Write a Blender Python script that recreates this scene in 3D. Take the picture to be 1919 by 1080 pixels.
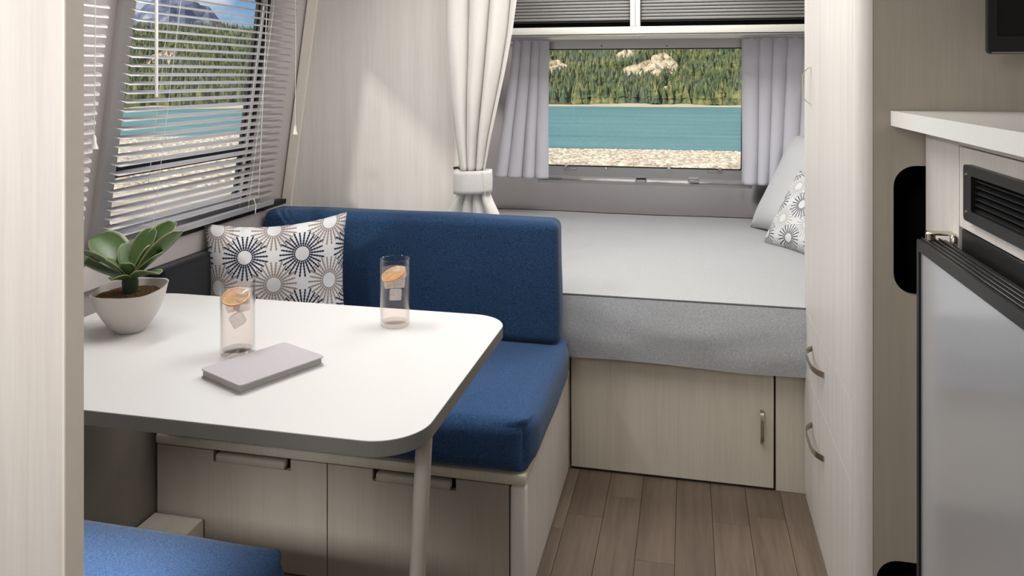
import bpy, bmesh, math, random
from mathutils import Vector, Matrix, noise
from mathutils.geometry import tessellate_polygon
PI = math.pi
rnd = random.Random(7)
for o in list(bpy.data.objects): bpy.data.objects.remove(o)
SC = bpy.context.scene
COL = SC.collection

# ------------------------------------------------------------------ camera
EYE = 1.30; F = 1460.0; YAW = math.radians(12.73)
cam = bpy.data.cameras.new('camera'); camo = bpy.data.objects.new('camera', cam); COL.objects.link(camo)
SC.camera = camo
cam.sensor_fit = 'HORIZONTAL'; cam.sensor_width = 36.0; cam.lens = 36.0 * F / 1919.0
cam.shift_y = -(540.0 - 145.0) / 1919.0
cam.clip_start = 0.02; cam.clip_end = 20000
camo.location = (0, 0, EYE); camo.rotation_euler = (PI / 2, 0, YAW)

# ------------------------------------------------------------------ world, sun, added fill lights, exposure
w = bpy.data.worlds.new('world'); SC.world = w; w.use_nodes = True
nt = w.node_tree; nt.nodes.clear()
N = nt.nodes.new; L = nt.links.new
out = N('ShaderNodeOutputWorld'); bg = N('ShaderNodeBackground'); L(bg.outputs[0], out.inputs[0])
tc = N('ShaderNodeTexCoord'); sep = N('ShaderNodeSeparateXYZ'); L(tc.outputs['Generated'], sep.inputs[0])
rmp = N('ShaderNodeValToRGB'); L(sep.outputs[2], rmp.inputs[0])
rmp.color_ramp.elements[0].position = 0.0; rmp.color_ramp.elements[0].color = (0.42, 0.62, 0.85, 1)
rmp.color_ramp.elements[1].position = 0.45; rmp.color_ramp.elements[1].color = (0.10, 0.25, 0.62, 1)
e = rmp.color_ramp.elements.new(0.12); e.color = (0.20, 0.42, 0.78, 1)
mp = N('ShaderNodeMapping'); mp.inputs['Scale'].default_value = (3.0, 3.0, 9.0); L(tc.outputs['Generated'], mp.inputs[0])
nz = N('ShaderNodeTexNoise'); nz.inputs['Scale'].default_value = 1.6; nz.inputs['Detail'].default_value = 7; L(mp.outputs[0], nz.inputs[0])
cr = N('ShaderNodeValToRGB'); L(nz.outputs[0], cr.inputs[0])
cr.color_ramp.elements[0].position = 0.40; cr.color_ramp.elements[0].color = (0, 0, 0, 1)
cr.color_ramp.elements[1].position = 0.50; cr.color_ramp.elements[1].color = (1, 1, 1, 1)
mx = N('ShaderNodeMix'); mx.data_type = 'RGBA'; L(cr.outputs[0], mx.inputs[0]); L(rmp.outputs[0], mx.inputs[6]); mx.inputs[7].default_value = (0.92, 0.93, 0.96, 1)
L(mx.outputs[2], bg.inputs[0]); bg.inputs[1].default_value = 0.85

def lamp(name, kind, loc, rot, power, color=(1, 1, 1), **k):
    l = bpy.data.lights.new(name, kind); o = bpy.data.objects.new(name, l); COL.objects.link(o)
    o.location = loc; o.rotation_euler = rot; l.energy = power; l.color = color
    for a, b in k.items(): setattr(l, a, b)
    return o
def aim(d): return Vector(d).to_track_quat('-Z', 'Y').to_euler()
lamp('sun', 'SUN', (0, 0, 60), aim((0.60, 0.90, -0.60)), 3.6, (1.0, 0.93, 0.86), angle=math.radians(5))
lamp('dinette_fill', 'AREA', (-0.62, 1.75, 1.94), (0, 0, 0), 7, (1.0, 0.985, 0.97), shape='RECTANGLE', size=0.9, size_y=0.8)  # added fill over the table, no fixture
lamp('bed_fill', 'AREA', (-0.15, 3.05, 1.94), (0, 0, 0), 17, (1.0, 0.985, 0.97), shape='RECTANGLE', size=1.1, size_y=0.6)  # unseen fill added above the bed
lamp('aisle_fill', 'AREA', (-0.15, 2.0, 1.94), (0, 0, 0), 7, (1.0, 0.98, 0.96), shape='RECTANGLE', size=0.5, size_y=0.5)  # added fill for the aisle floor and bed front, no fixture
lamp('window_side_fill', 'AREA', (-1.14, 1.62, 1.76), aim((1.0, -0.12, -0.95)), 6.5, (1.0, 0.985, 0.97), shape='RECTANGLE', size=0.5, size_y=0.10)  # added fill standing in for soft light from the left window side
lamp('seat_fill', 'AREA', (-0.98, 0.86, 0.71), aim((0.0, 0.31, -0.26)), 0.8, (1.0, 0.985, 0.97), shape='RECTANGLE', size=0.40, size_y=0.04, spread=math.radians(46))  # added fill below tabletop height to brighten the near cushion
lamp('entry_fill', 'AREA', (-0.55, -0.10, 1.90), aim((-0.45, 1.0, -0.75)), 8.5, (1.0, 0.985, 0.97), shape='RECTANGLE', size=0.5, size_y=0.5)  # unseen fill added behind the camera for the partition and its edge
lamp('partition_fill', 'AREA', (-0.95, -0.20, 1.35), aim((-0.05, 1.0, 0.0)), 6.5, (1.0, 0.98, 0.95), shape='RECTANGLE', size=0.4, size_y=0.6)  # added fill aimed at the partition face, no fixture there
vs = SC.view_settings; vs.view_transform = 'Standard'; vs.look = 'None'; vs.gamma = 1; vs.exposure = 0.0; vs.use_curve_mapping = False

# ------------------------------------------------------------------ materials
def srgb(r, g, b):
    f = lambda c: (c / 255 / 12.92) if c / 255 <= 0.04045 else ((c / 255 + 0.055) / 1.055) ** 2.4
    return (f(r), f(g), f(b), 1.0)
class M:
    def __init__(s, name):
        s.m = bpy.data.materials.new(name); s.m.use_nodes = True
        s.t = s.m.node_tree; s.b = s.t.nodes['Principled BSDF']; s.o = s.t.nodes['Material Output']
    def n(s, kind, **k):
        x = s.t.nodes.new(kind)
        for a, b in k.items():
            if a.startswith('i_'): x.inputs[a[2:].replace('_', ' ')].default_value = b
            else: setattr(x, a, b)
        return x
    def l(s, a, b): s.t.links.new(a, b)
    def math(s, op, a, b=None, c=None):
        x = s.t.nodes.new('ShaderNodeMath'); x.operation = op
        for i, v in enumerate((a, b, c)):
            if v is None: continue
            if isinstance(v, (int, float)): x.inputs[i].default_value = v
            else: s.l(v, x.inputs[i])
        return x.outputs[0]
    def mix(s, f, a, b):
        x = s.t.nodes.new('ShaderNodeMix'); x.data_type = 'RGBA'
        for sock, v in ((x.inputs[0], f), (x.inputs[6], a), (x.inputs[7], b)):
            if isinstance(v, (int, float, tuple)): sock.default_value = v
            else: s.l(v, sock)
        return x.outputs[2]
    def coord(s, scale=(1, 1, 1), which='Object', rnd_off=True):
        tc = s.n('ShaderNodeTexCoord'); mp = s.n('ShaderNodeMapping'); mp.inputs['Scale'].default_value = scale
        s.l(tc.outputs[which], mp.inputs[0])
        if rnd_off:
            oi = s.n('ShaderNodeObjectInfo'); va = s.n('ShaderNodeVectorMath', operation='SCALE'); va.inputs[0].default_value = (37, 53, 11)
            s.l(oi.outputs['Random'], va.inputs['Scale']); s.l(va.outputs[0], mp.inputs['Location'])
        return mp.outputs[0]
    def noise(s, vec, scale, detail=3, rough=0.5):
        x = s.n('ShaderNodeTexNoise'); x.inputs['Scale'].default_value = scale; x.inputs['Detail'].default_value = detail
        x.inputs['Roughness'].default_value = rough; s.l(vec, x.inputs['Vector']); return x.outputs[0]
    def ramp(s, f, stops):
        x = s.n('ShaderNodeValToRGB'); s.l(f, x.inputs[0]); el = x.color_ramp.elements
        el[0].position, el[0].color = stops[0]; el[1].position, el[1].color = stops[-1]
        for p, c in stops[1:-1]:
            q = el.new(p); q.color = c
        return x.outputs[0]
    def bump(s, h, strength=0.2, dist=0.01):
        x = s.n('ShaderNodeBump'); x.inputs['Strength'].default_value = strength; x.inputs['Distance'].default_value = dist
        s.l(h, x.inputs['Height']); s.l(x.outputs[0], s.b.inputs['Normal'])
    def set(s, **k):
        for a, v in k.items():
            a = {'color': 'Base Color', 'rough': 'Roughness', 'metal': 'Metallic', 'spec': 'Specular IOR Level', 'sheen': 'Sheen Weight', 'coat': 'Coat Weight', 'trans': 'Transmission Weight', 'ior': 'IOR', 'sss': 'Subsurface Weight'}.get(a, a)
            if hasattr(v, 'node'): s.l(v, s.b.inputs[a])
            else: s.b.inputs[a].default_value = v
        return s

def plain(name, col, rough=0.5, metal=0.0, bumpy=0.0, scale=60, **k):
    m = M(name); v = m.coord()
    n = m.noise(v, scale, 3)
    c2 = tuple(min(1, x * 0.95) for x in col[:3]) + (1,)
    m.set(color=m.mix(n, c2, tuple(min(1, x * 1.03) for x in col[:3]) + (1,)), rough=rough, metal=metal, **k)
    if bumpy: m.bump(n, bumpy, 0.002)
    return m.m
def wood(name, a, b, axis='Z', rough=0.45, fine=1.0):
    m = M(name); sc = {'Z': (1, 1, 0.035), 'Y': (1, 0.05, 1), 'X': (0.035, 1, 1)}[axis]
    v = m.coord(sc)
    n1 = m.noise(v, 170 * fine, 4, 0.6); n2 = m.noise(v, 26 * fine, 3, 0.6); n3 = m.noise(m.coord((1, 1, 1)), 3, 2)
    f = m.math('ADD', m.math('MULTIPLY', n1, 0.45), m.math('MULTIPLY', n2, 0.55))
    c = m.ramp(f, [(0.20, b), (0.55, a), (0.85, tuple(min(1, x * 1.05) for x in a[:3]) + (1,))])
    c = m.mix(m.math('MULTIPLY', n3, 0.15), c, b)
    m.set(color=c, rough=rough, spec=0.35); m.bump(n1, 0.06, 0.001)
    return m.m
def fabric(name, a, b, scale=900, stretch=(1, 1, 1), sheen=0.25, rough=0.9, bump=0.35, big=9, wrinkle=0.0):
    m = M(name)
    v = m.coord(); n1 = m.noise(m.coord(stretch), scale, 2, 0.6); n2 = m.noise(v, big, 3)
    f = m.ramp(n1, [(0.36, (0, 0, 0, 1)), (0.64, (1, 1, 1, 1))])
    c = m.mix(f, b, a); c = m.mix(m.math('MULTIPLY', n2, 0.25), c, b)
    m.set(color=c, rough=rough, sheen=sheen, spec=0.15)
    h = n1
    if wrinkle: h = m.math('ADD', m.math('MULTIPLY', n1, 0.3), m.math('MULTIPLY', n2, wrinkle))
    m.bump(h, bump, 0.0015 if not wrinkle else 0.01)
    return m.m

MT = {}
CREAM, CREAM2 = srgb(222, 217, 211), srgb(204, 197, 189)
MT['wood'] = wood('whitewashed_laminate', CREAM, CREAM2)
MT['wood_warm'] = wood('pale_elm_laminate', srgb(206, 199, 185), srgb(190, 181, 165))
MT['wood_panel'] = wood('greige_elm_laminate', srgb(176, 169, 156), srgb(162, 154, 140))
MT['edge'] = plain('pale_edge_banding', srgb(238, 230, 218), 0.5)
MT['wall_shade'] = plain('shaded_lower_wall', srgb(118, 111, 102), 0.6)  # wall covering toned down for the shade beneath the table
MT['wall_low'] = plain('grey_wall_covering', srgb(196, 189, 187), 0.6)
def alum(name, rough, col, streak=(1, 1, 1), sc=4, wavy=False):
    m = M(name); n = m.noise(m.coord(streak), sc, 4)
    m.set(color=col, metal=1.0, rough=m.math('ADD', m.math('MULTIPLY', n, 0.15), rough - 0.07))
    m.bump(m.noise(m.coord((1, 1, .05), rnd_off=False), 5, 1) if wavy else n, 1.0 if wavy else 0.03, 0.03 if wavy else 0.01); return m.m
MT['skin'] = alum('brushed_aluminium_skin', 0.16, srgb(206, 200, 200), wavy=True)
def satin(name, col, rough, metal):
    m = M(name); n = m.noise(m.coord((1, 1, .1)), 8, 3); m.set(color=col, metal=metal, rough=rough); m.bump(n, .05, .004); return m.m
MT['skin_left'] = satin('satin_aluminium_wall', srgb(214, 207, 207), .38, .35)
MT['frame_left'] = satin('silver_window_frame', srgb(205, 203, 203), .35, .5)
MT['frame'] = alum('aluminium_frame', 0.38, srgb(186, 186, 186), (1, 1, 30), 10)
MT['chrome'] = alum('satin_nickel', 0.22, srgb(196, 186, 172), (1, 1, 1), 30)
MT['ceiling'] = plain('white_ceiling', srgb(225, 222, 216), 0.6)
MT['black'] = plain('black_plastic', srgb(24, 24, 24), 0.4, bumpy=0.1, scale=400)
MT['rubber'] = plain('black_gasket', srgb(20, 20, 21), 0.6)
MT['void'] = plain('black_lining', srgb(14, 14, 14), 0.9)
MT['tabletop'] = plain('white_laminate', srgb(222, 221, 219), 0.28, scale=300, spec=0.5)
MT['table_edge'] = plain('grey_table_edge', srgb(112, 110, 105), 0.45)
MT['counter'] = plain('white_solid_surface', srgb(233, 232, 226), 0.22, scale=200)
MT['leg'] = plain('beige_powder_coat', srgb(178, 172, 162), 0.35)
MT['blue'] = fabric('blue_woven_upholstery', srgb(50, 82, 118), srgb(24, 42, 70), 520, (1, 1, 0.55), 0.12)
MT['blue2'] = fabric('blue_woven_seat', srgb(60, 93, 134), srgb(32, 56, 90), 420, (1, 1, 1), 0.12)
MT['navy'] = fabric('dark_navy_shade', srgb(18, 20, 28), srgb(10, 12, 18), 520)  # near-black tone that stands in for wall shade
MT['grey'] = fabric('light_grey_coverlet', srgb(190, 190, 189), srgb(168, 169, 170), 420, (1, 1, 1), 0.1, 0.95, 0.3, 7, 0.8)
MT['grey_d'] = fabric('grey_coverlet_skirt', srgb(192, 194, 196), srgb(160, 163, 167), 420, (1, 1, 0.5), 0.1, 0.95, 0.3, 7, 0.8)
MT['pipe'] = fabric('dark_grey_piping', srgb(105, 107, 110), srgb(80, 82, 86), 500)
MT['linen'] = fabric('white_linen', srgb(248, 246, 242), srgb(236, 233, 226), 500, (1, 1, 2.5), 0.1)
MT['liner'] = fabric('grey_white_curtain', srgb(228, 227, 233), srgb(216, 215, 223), 500, (1, 1, 1), 0.1, 0.9, 0.15)
def translucent(mt, f):
    t = mt.node_tree; b = t.nodes['Principled BSDF']; o = t.nodes['Material Output']
    tr = t.nodes.new('ShaderNodeBsdfTranslucent'); x = t.nodes.new('ShaderNodeMixShader'); x.inputs[0].default_value = f
    t.links.new(b.inputs['Base Color'].links[0].from_socket, tr.inputs[0]); t.links.new(b.outputs[0], x.inputs[1]); t.links.new(tr.outputs[0], x.inputs[2]); t.links.new(x.outputs[0], o.inputs[0])
translucent(MT['liner'], .2); translucent(MT['linen'], .15)
MT['pillow_plain'] = fabric('pale_grey_pillow', srgb(216, 216, 216), srgb(196, 196, 197), 500)
MT['slat'] = plain('satin_white_slat', srgb(190, 188, 190), 0.34, 0.25)
MT['slat_white'] = plain('white_slat', srgb(226, 219, 219), 0.35)
MT['cord'] = plain('white_cord', srgb(232, 230, 226), 0.5)
MT['tambour'] = plain('grey_tambour', srgb(122, 121, 118), 0.35)
MT['rail'] = plain('ivory_rail', srgb(212, 211, 200), 0.4)
MT['silver'] = plain('silver_refrigerator_panel', srgb(190, 192, 196), 0.16, 0.45, scale=2)
MT['pot'] = plain('white_ceramic', srgb(206, 200, 194), 0.42, bumpy=0.1, scale=30)
MT['notebook'] = fabric('grey_linen_cover', srgb(196, 191, 194), srgb(178, 174, 178), 500, (4, 1, 1), 0)
MT['paper'] = plain('grey_page_block', srgb(168, 166, 164), 0.8)
def gl():
    m = M('clear_pane'); m.t.nodes.remove(m.b)
    a = m.n('ShaderNodeBsdfTransparent'); a.inputs[0].default_value = (0.95, 0.97, 0.97, 1)
    g = m.n('ShaderNodeBsdfGlossy'); g.inputs['Roughness'].default_value = 0.02
    f = m.n('ShaderNodeLayerWeight'); x = m.n('ShaderNodeMixShader')
    m.l(m.math('ADD', m.math('MULTIPLY', m.math('POWER', f.outputs['Facing'], 5.0), 0.6), 0.025), x.inputs[0]); m.l(a.outputs[0], x.inputs[1]); m.l(g.outputs[0], x.inputs[2]); m.l(x.outputs[0], m.o.inputs[0])
    return m.m
MT['glass'] = gl()
def drinkmat(name, tint, milky, rough, ior):
    m = M(name); m.t.nodes.remove(m.b)
    a = m.n('ShaderNodeBsdfTransparent'); a.inputs[0].default_value = tint
    d = m.n('ShaderNodeBsdfTranslucent'); d.inputs[0].default_value = (min(1, tint[0]), tint[1], tint[2], 1)
    d2 = m.n('ShaderNodeBsdfDiffuse'); d2.inputs[0].default_value = (min(1, tint[0]), tint[1], tint[2], 1)
    dd = m.n('ShaderNodeMixShader'); dd.inputs[0].default_value = 0.5; m.l(d.outputs[0], dd.inputs[1]); m.l(d2.outputs[0], dd.inputs[2])
    x1 = m.n('ShaderNodeMixShader'); n = m.noise(m.coord(), 90, 3); m.l(m.math('MULTIPLY', m.math('ADD', n, 0.5), milky), x1.inputs[0]); m.l(a.outputs[0], x1.inputs[1]); m.l(dd.outputs[0], x1.inputs[2])
    g = m.n('ShaderNodeBsdfGlossy'); g.inputs['Roughness'].default_value = rough
    f = m.n('ShaderNodeLayerWeight'); x = m.n('ShaderNodeMixShader')
    m.l(m.math('ADD', m.math('MULTIPLY', m.math('POWER', f.outputs['Facing'], 3.0), ior - 1.0), 0.006), x.inputs[0]); m.l(x1.outputs[0], x.inputs[1]); m.l(g.outputs[0], x.inputs[2]); m.l(x.outputs[0], m.o.inputs[0])
    return m.m
MT['drink'] = drinkmat('pale_peach_drink', (1.0, 0.98, 0.96, 1), 0.05, 0.05, 1.2)
MT['ice'] = drinkmat('clear_ice', (1.0, 0.99, 1.0, 1), 0.40, 0.08, 1.5)
MT['tumbler'] = drinkmat('pink_tinged_glass', (1.0, 0.985, 0.98, 1), 0.0, 0.02, 1.95)
MT['orange'] = drinkmat('orange_flesh', (1.0, 0.80, 0.52, 1), 0.42, 0.2, 1.1)
MT['peel'] = plain('orange_peel', srgb(222, 172, 110), 0.4)
def soil():
    m = M('brown_coir_soil'); n = m.noise(m.coord(), 220, 5, 0.7)
    m.set(color=m.ramp(n, [(0.35, srgb(50, 32, 18)), (0.55, srgb(120, 84, 44)), (0.72, srgb(176, 138, 84))]), rough=0.95); m.bump(n, 1.0, 0.008); return m.m
MT['soil'] = soil()
def leafm():
    m = M('succulent_leaf'); tc = m.n('ShaderNodeTexCoord'); sp = m.n('ShaderNodeSeparateXYZ'); m.l(tc.outputs['UV'], sp.inputs[0])
    ed = m.math('ABSOLUTE', m.math('SUBTRACT', sp.outputs[0], 0.5))
    n = m.noise(m.coord(), 25, 3); st = m.noise(m.coord((1, 1, 1), 'UV'), 12, 2)
    c = m.mix(n, srgb(38, 66, 32), srgb(88, 114, 62)); c = m.mix(m.math('MULTIPLY', st, 0.3), c, srgb(130, 156, 100))
    c = m.mix(m.ramp(ed, [(0.44, (0, 0, 0, 1)), (0.5, (1, 1, 1, 1))]), c, srgb(178, 176, 140))
    m.set(color=c, rough=0.38, spec=0.45); return m.m
MT['leaf'] = leafm()
MT['stem'] = plain('dark_green_stem', srgb(38, 54, 30), 0.6)
def burst(name, ca, cb, base, sx, sy, off=(0, 0), N_=26, rmax=0.42, w=0.20):
    m = M(name); tc = m.n('ShaderNodeTexCoord'); sp = m.n('ShaderNodeSeparateXYZ'); m.l(tc.outputs['UV'], sp.inputs[0])
    U = m.math('ADD', m.math('MULTIPLY', sp.outputs[0], sx), off[0]); V = m.math('ADD', m.math('MULTIPLY', sp.outputs[1], sy), off[1])
    def layer(o):
        a = m.math('SUBTRACT', m.math('FRACT', m.math('ADD', U, o)), 0.5); b = m.math('SUBTRACT', m.math('FRACT', m.math('ADD', V, o)), 0.5)
        r = m.math('SQRT', m.math('ADD', m.math('MULTIPLY', a, a), m.math('MULTIPLY', b, b)))
        th = m.math('MULTIPLY', m.math('ARCTAN2', b, a), N_ / (2 * PI))
        rm = m.math('ADD', m.math('MULTIPLY', m.math('SINE', m.math('MULTIPLY', m.math('ROUND', th), 4.1)), 0.022), rmax - 0.02)
        d = m.math('MULTIPLY', m.math('ABSOLUTE', m.math('SUBTRACT', th, m.math('ROUND', th))), m.math('MULTIPLY', r, 2 * PI / N_))
        wd = m.math('ADD', m.math('MULTIPLY', m.math('ABSOLUTE', m.math('SINE', m.math('MULTIPLY', r, 62))), 0.009), 0.009 * w / 0.2)
        k = m.math('LESS_THAN', d, wd)
        k = m.math('MULTIPLY', k, m.math('GREATER_THAN', r, 0.125)); return m.math('MULTIPLY', k, m.math('LESS_THAN', r, rm))
    A = layer(0.0); B = layer(0.5)
    n = m.noise(m.coord(), 700, 2)
    c = m.mix(n, tuple(x * 0.9 for x in base[:3]) + (1,), base)
    c = m.mix(B, c, cb); c = m.mix(A, c, ca)
    m.set(color=c, rough=0.9, sheen=0.1, spec=0.1); m.bump(n, 0.2, 0.001); return m.m
MT['burst'] = burst('starburst_print', srgb(46, 50, 66), srgb(150, 138, 132), srgb(224, 223, 224), 2.55, 2.3, (-0.24, -0.22))
MT['burst2'] = burst('starburst_print_grey', srgb(62, 66, 78), srgb(176, 174, 172), srgb(222, 222, 222), 2.8, 2.4, (0.3, 0.2), 22)

# ------------------------------------------------------------------ builders
def finish(name, verts, faces, mat, parent=None, smooth=False, uvs=None, origin=None):
    """world-space geometry -> one mesh object whose origin sits at the base of its bounding box"""
    if origin is None:
        xs = [v[0] for v in verts]; ys = [v[1] for v in verts]; zs = [v[2] for v in verts]
        origin = ((min(xs) + max(xs)) / 2, (min(ys) + max(ys)) / 2, min(zs))
    origin = Vector(origin)
    me = bpy.data.meshes.new(name); me.from_pydata([tuple(Vector(v) - origin) for v in verts], [], faces)
    me.materials.append(mat)
    if uvs:
        ul = me.uv_layers.new(name='UVMap')
        for lp in me.loops: ul.data[lp.index].uv = uvs[lp.vertex_index]
    me.validate(); me.update()
    b = bmesh.new(); b.from_mesh(me); bmesh.ops.recalc_face_normals(b, faces=b.faces); b.to_mesh(me); b.free()
    if smooth:
        for p in me.polygons: p.use_smooth = True
        if smooth != 'all': me.set_sharp_from_angle(angle=math.radians(38))
    o = bpy.data.objects.new(name, me); COL.objects.link(o)
    place(o, origin, parent); return o
WL = {}
def place(o, origin, parent):
    WL[o.name] = Vector(origin)
    if parent is not None:
        o.parent = parent; o.location = Vector(origin) - WL[parent.name]
    else: o.location = origin
def frombm(name, bm, mat, parent=None, smooth=False):
    bm.verts.ensure_lookup_table()
    vs_ = [v.co.copy() for v in bm.verts]; fs = [[v.index for v in f.verts] for f in bm.faces]; bm.free()
    return finish(name, vs_, fs, mat, parent, smooth)
def tag(o, label=None, cat=None, group=None, kind=None):
    if label: o['label'] = label
    if cat: o['category'] = cat
    if group: o['group'] = group
    if kind: o['kind'] = kind
    return o
def thing(name, loc, label, cat, group=None):
    o = bpy.data.objects.new(name, None); COL.objects.link(o); o.empty_display_size = 0.05
    place(o, loc, None); return tag(o, label, cat, group)
def dup(o, offset, parent=None, **t):
    c = o.copy(); COL.objects.link(c)
    for k in ('label', 'category', 'group'):
        if parent is not None and k in c: del c[k]
    place(c, WL[o.name] + Vector(offset), parent); return tag(c, **t)

def box(x0, x1, y0, y1, z0, z1, bev=0.0, seg=2, bm=None):
    bm = bm or bmesh.new()
    r = bmesh.ops.create_cube(bm, size=1.0)
    for v in r['verts']:
        v.co = Vector((x0 + (v.co.x + .5) * (x1 - x0), y0 + (v.co.y + .5) * (y1 - y0), z0 + (v.co.z + .5) * (z1 - z0)))
    if bev:
        es = {e for v in r['verts'] for e in v.link_edges}
        bmesh.ops.bevel(bm, geom=list(es), offset=bev, segments=seg, affect='EDGES', profile=0.5)
    return bm
def obox(name, b, mat, parent=None, bev=0.0, seg=2):
    return frombm(name, box(*b, bev, seg), mat, parent, smooth=bool(bev))
def plate(name, outer, holes, t, mapf, mat, parent=None):
    """flat panel with holes, extruded; mapf(u, v, depth) -> world"""
    loops = [outer] + holes
    tris = tessellate_polygon([[Vector((p[0], p[1], 0)) for p in lp] for lp in loops])
    pts = [p for lp in loops for p in lp]; n = len(pts)
    vs_ = [mapf(p[0], p[1], 0.0) for p in pts] + [mapf(p[0], p[1], t) for p in pts]
    fs = [tuple(tr) for tr in tris] + [tuple(i + n for i in reversed(tr)) for tr in tris]
    k = 0
    for lp in loops:
        m = len(lp)
        for i in range(m):
            j = (i + 1) % m; fs.append((k + i, k + j, k + j + n, k + i + n))
        k += m
    return finish(name, vs_, fs, mat, parent)
def rrect(x0, x1, y0, y1, r, seg=6):
    pts = []
    for cx, cy, a0 in ((x1 - r, y0 + r, -90), (x1 - r, y1 - r, 0), (x0 + r, y1 - r, 90), (x0 + r, y0 + r, 180)):
        for i in range(seg + 1):
            a = math.radians(a0 + 90 * i / seg); pts.append((cx + r * math.cos(a), cy + r * math.sin(a)))
    return pts
def tube(name, pts, r, mat, parent=None, seg=8, radii=None, flat=1.0):
    vs_, fs = [], []; pts = [Vector(p) for p in pts]; up = Vector((0, 0, 1))
    for i, p in enumerate(pts):
        d = (pts[min(i + 1, len(pts) - 1)] - pts[max(i - 1, 0)]).normalized()
        a = d.cross(up) if abs(d.dot(up)) < 0.95 else d.cross(Vector((1, 0, 0)))
        a.normalize(); b = d.cross(a).normalized(); rr = radii[i] if radii else r
        for k in range(seg):
            t = 2 * PI * k / seg; vs_.append(p + a * rr * math.cos(t) + b * rr * flat * math.sin(t))
    for i in range(len(pts) - 1):
        for k in range(seg):
            fs.append((i * seg + k, i * seg + (k + 1) % seg, (i + 1) * seg + (k + 1) % seg, (i + 1) * seg + k))
    fs.append(tuple(range(seg))[::-1]); fs.append(tuple((len(pts) - 1) * seg + k for k in range(seg)))
    return finish(name, vs_, fs, mat, parent, smooth=True)
def lathe(name, prof, c, mat, parent=None, seg=40, jit=None):
    vs_, fs = [], []; n = len(prof)
    for i, (r, z) in enumerate(prof):
        for k in range(seg):
            t = 2 * PI * k / seg; rr, zz = (r, z) if jit is None else jit(r, z, t)
            vs_.append((c[0] + rr * math.cos(t), c[1] + rr * math.sin(t), c[2] + zz))
    for i in range(n - 1):
        for k in range(seg): fs.append((i * seg + k, i * seg + (k + 1) % seg, (i + 1) * seg + (k + 1) % seg, (i + 1) * seg + k))
    if prof[0][0] > 1e-6: fs.append(tuple(range(seg))[::-1])
    if prof[-1][0] > 1e-6: fs.append(tuple((n - 1) * seg + k for k in range(seg)))
    return finish(name, vs_, fs, mat, parent, smooth=True)
def softbox(name, b, r, mat, parent=None, bulge=(0, 0, 0), n=(28, 16, 10), rough=0.0, planr=None):
    x0, x1, y0, y1, z0, z1 = b; h = Vector(((x1 - x0) / 2, (y1 - y0) / 2, (z1 - z0) / 2)); c = Vector(((x0 + x1) / 2, (y0 + y1) / 2, (z0 + z1) / 2))
    def lin(k, hh):  # parameters denser by the rounded edge
        m = []; e = min(0.9, r / hh)
        for i in range(4): m.append(-1 + e * i / 4)
        q = max(2, k)
        for i in range(q + 1): m.append(-1 + e + (2 - 2 * e) * i / q)
        for i in range(1, 5): m.append(1 - e + e * i / 4)
        return m
    G = [lin(n[i], h[i]) for i in range(3)]
    idx = {}; vs_ = []; fs = []
    def vert(p):
        k = tuple(round(q, 6) for q in p)
        if k not in idx: idx[k] = len(vs_); vs_.append(Vector(p))
        return idx[k]
    for ax in range(3):
        a, b_ = (ax + 1) % 3, (ax + 2) % 3
        for s in (-1, 1):
            for i in range(len(G[a]) - 1):
                for j in range(len(G[b_]) - 1):
                    q = []
                    for (ii, jj) in ((i, j), (i + 1, j), (i + 1, j + 1), (i, j + 1)):
                        p = [0, 0, 0]; p[ax] = s; p[a] = G[a][ii]; p[b_] = G[b_][jj]; q.append(vert(p))
                    fs.append(tuple(q))
    o = []
    for p in vs_:
        P = Vector((p.x * h.x, p.y * h.y, p.z * h.z))
        if planr:
            I = Vector([max(-h[i] + planr, min(h[i] - planr, P[i])) for i in (0, 1)] + [0]); d = Vector((P.x - I.x, P.y - I.y, 0))
            if d.length > 1e-9:
                mxc = max(abs(d.x), abs(d.y)); d = d.normalized() * mxc; P = Vector((I.x + d.x, I.y + d.y, P.z))
        I = Vector([max(-h[i] + r, min(h[i] - r, P[i])) for i in range(3)]); d = P - I
        if d.length > 1e-9:
            mxc = max(abs(d.x), abs(d.y), abs(d.z)); P = I + d.normalized() * mxc
        u = p
        for i in range(3):
            j, k = (i + 1) % 3, (i + 2) % 3
            P[i] += bulge[i] * u[i] * (1 - u[j] ** 2) * (1 - u[k] ** 2)
        if rough: P += Vector((noise.noise(P * 5 + c), noise.noise(P * 5 + c + Vector((9, 0, 0))), noise.noise(P * 5 + c + Vector((0, 9, 0))))) * rough
        o.append(P + c)
    return finish(name, o, fs, mat, parent, smooth='all')
def handle(name, a, b, outv, depth, width, mat, parent):
    """bow pull between points a and b, arching along outv"""
    a, b, ov = Vector(a), Vector(b), Vector(outv).normalized(); ax = (b - a).normalized(); wd = ax.cross(ov)
    vs_, fs = [], []; n = 14; th = 0.003
    for i in range(n + 1):
        t = i / n; e = depth * min(1, (1 - (2 * t - 1) ** 4) * 1.02)
        if i in (0, n): e = 0
        p = a.lerp(b, t); tt = th if 0 < i < n else th
        base = p + ov * e
        for s1, s2 in ((-1, 0), (1, 0), (1, 1), (-1, 1)):
            vs_.append(base + wd * s1 * width / 2 + ov * (tt if s2 else 0) + (ax * 0.0))
    for i in range(n):
        for k in range(4): fs.append((i * 4 + k, i * 4 + (k + 1) % 4, i * 4 + 4 + (k + 1) % 4, i * 4 + 4 + k))
    fs += [(0, 1, 2, 3), (n * 4 + 3, n * 4 + 2, n * 4 + 1, n * 4)]
    return finish(name, vs_, fs, mat, parent, smooth=True)
def interp(tab, z):
    for (z0, v0), (z1, v1) in zip(tab, tab[1:]):
        if z <= z1: return v0 + (v1 - v0) * (z - z0) / (z1 - z0)
    return tab[-1][1]
SA, CA = math.sin(YAW), math.cos(YAW)
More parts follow.
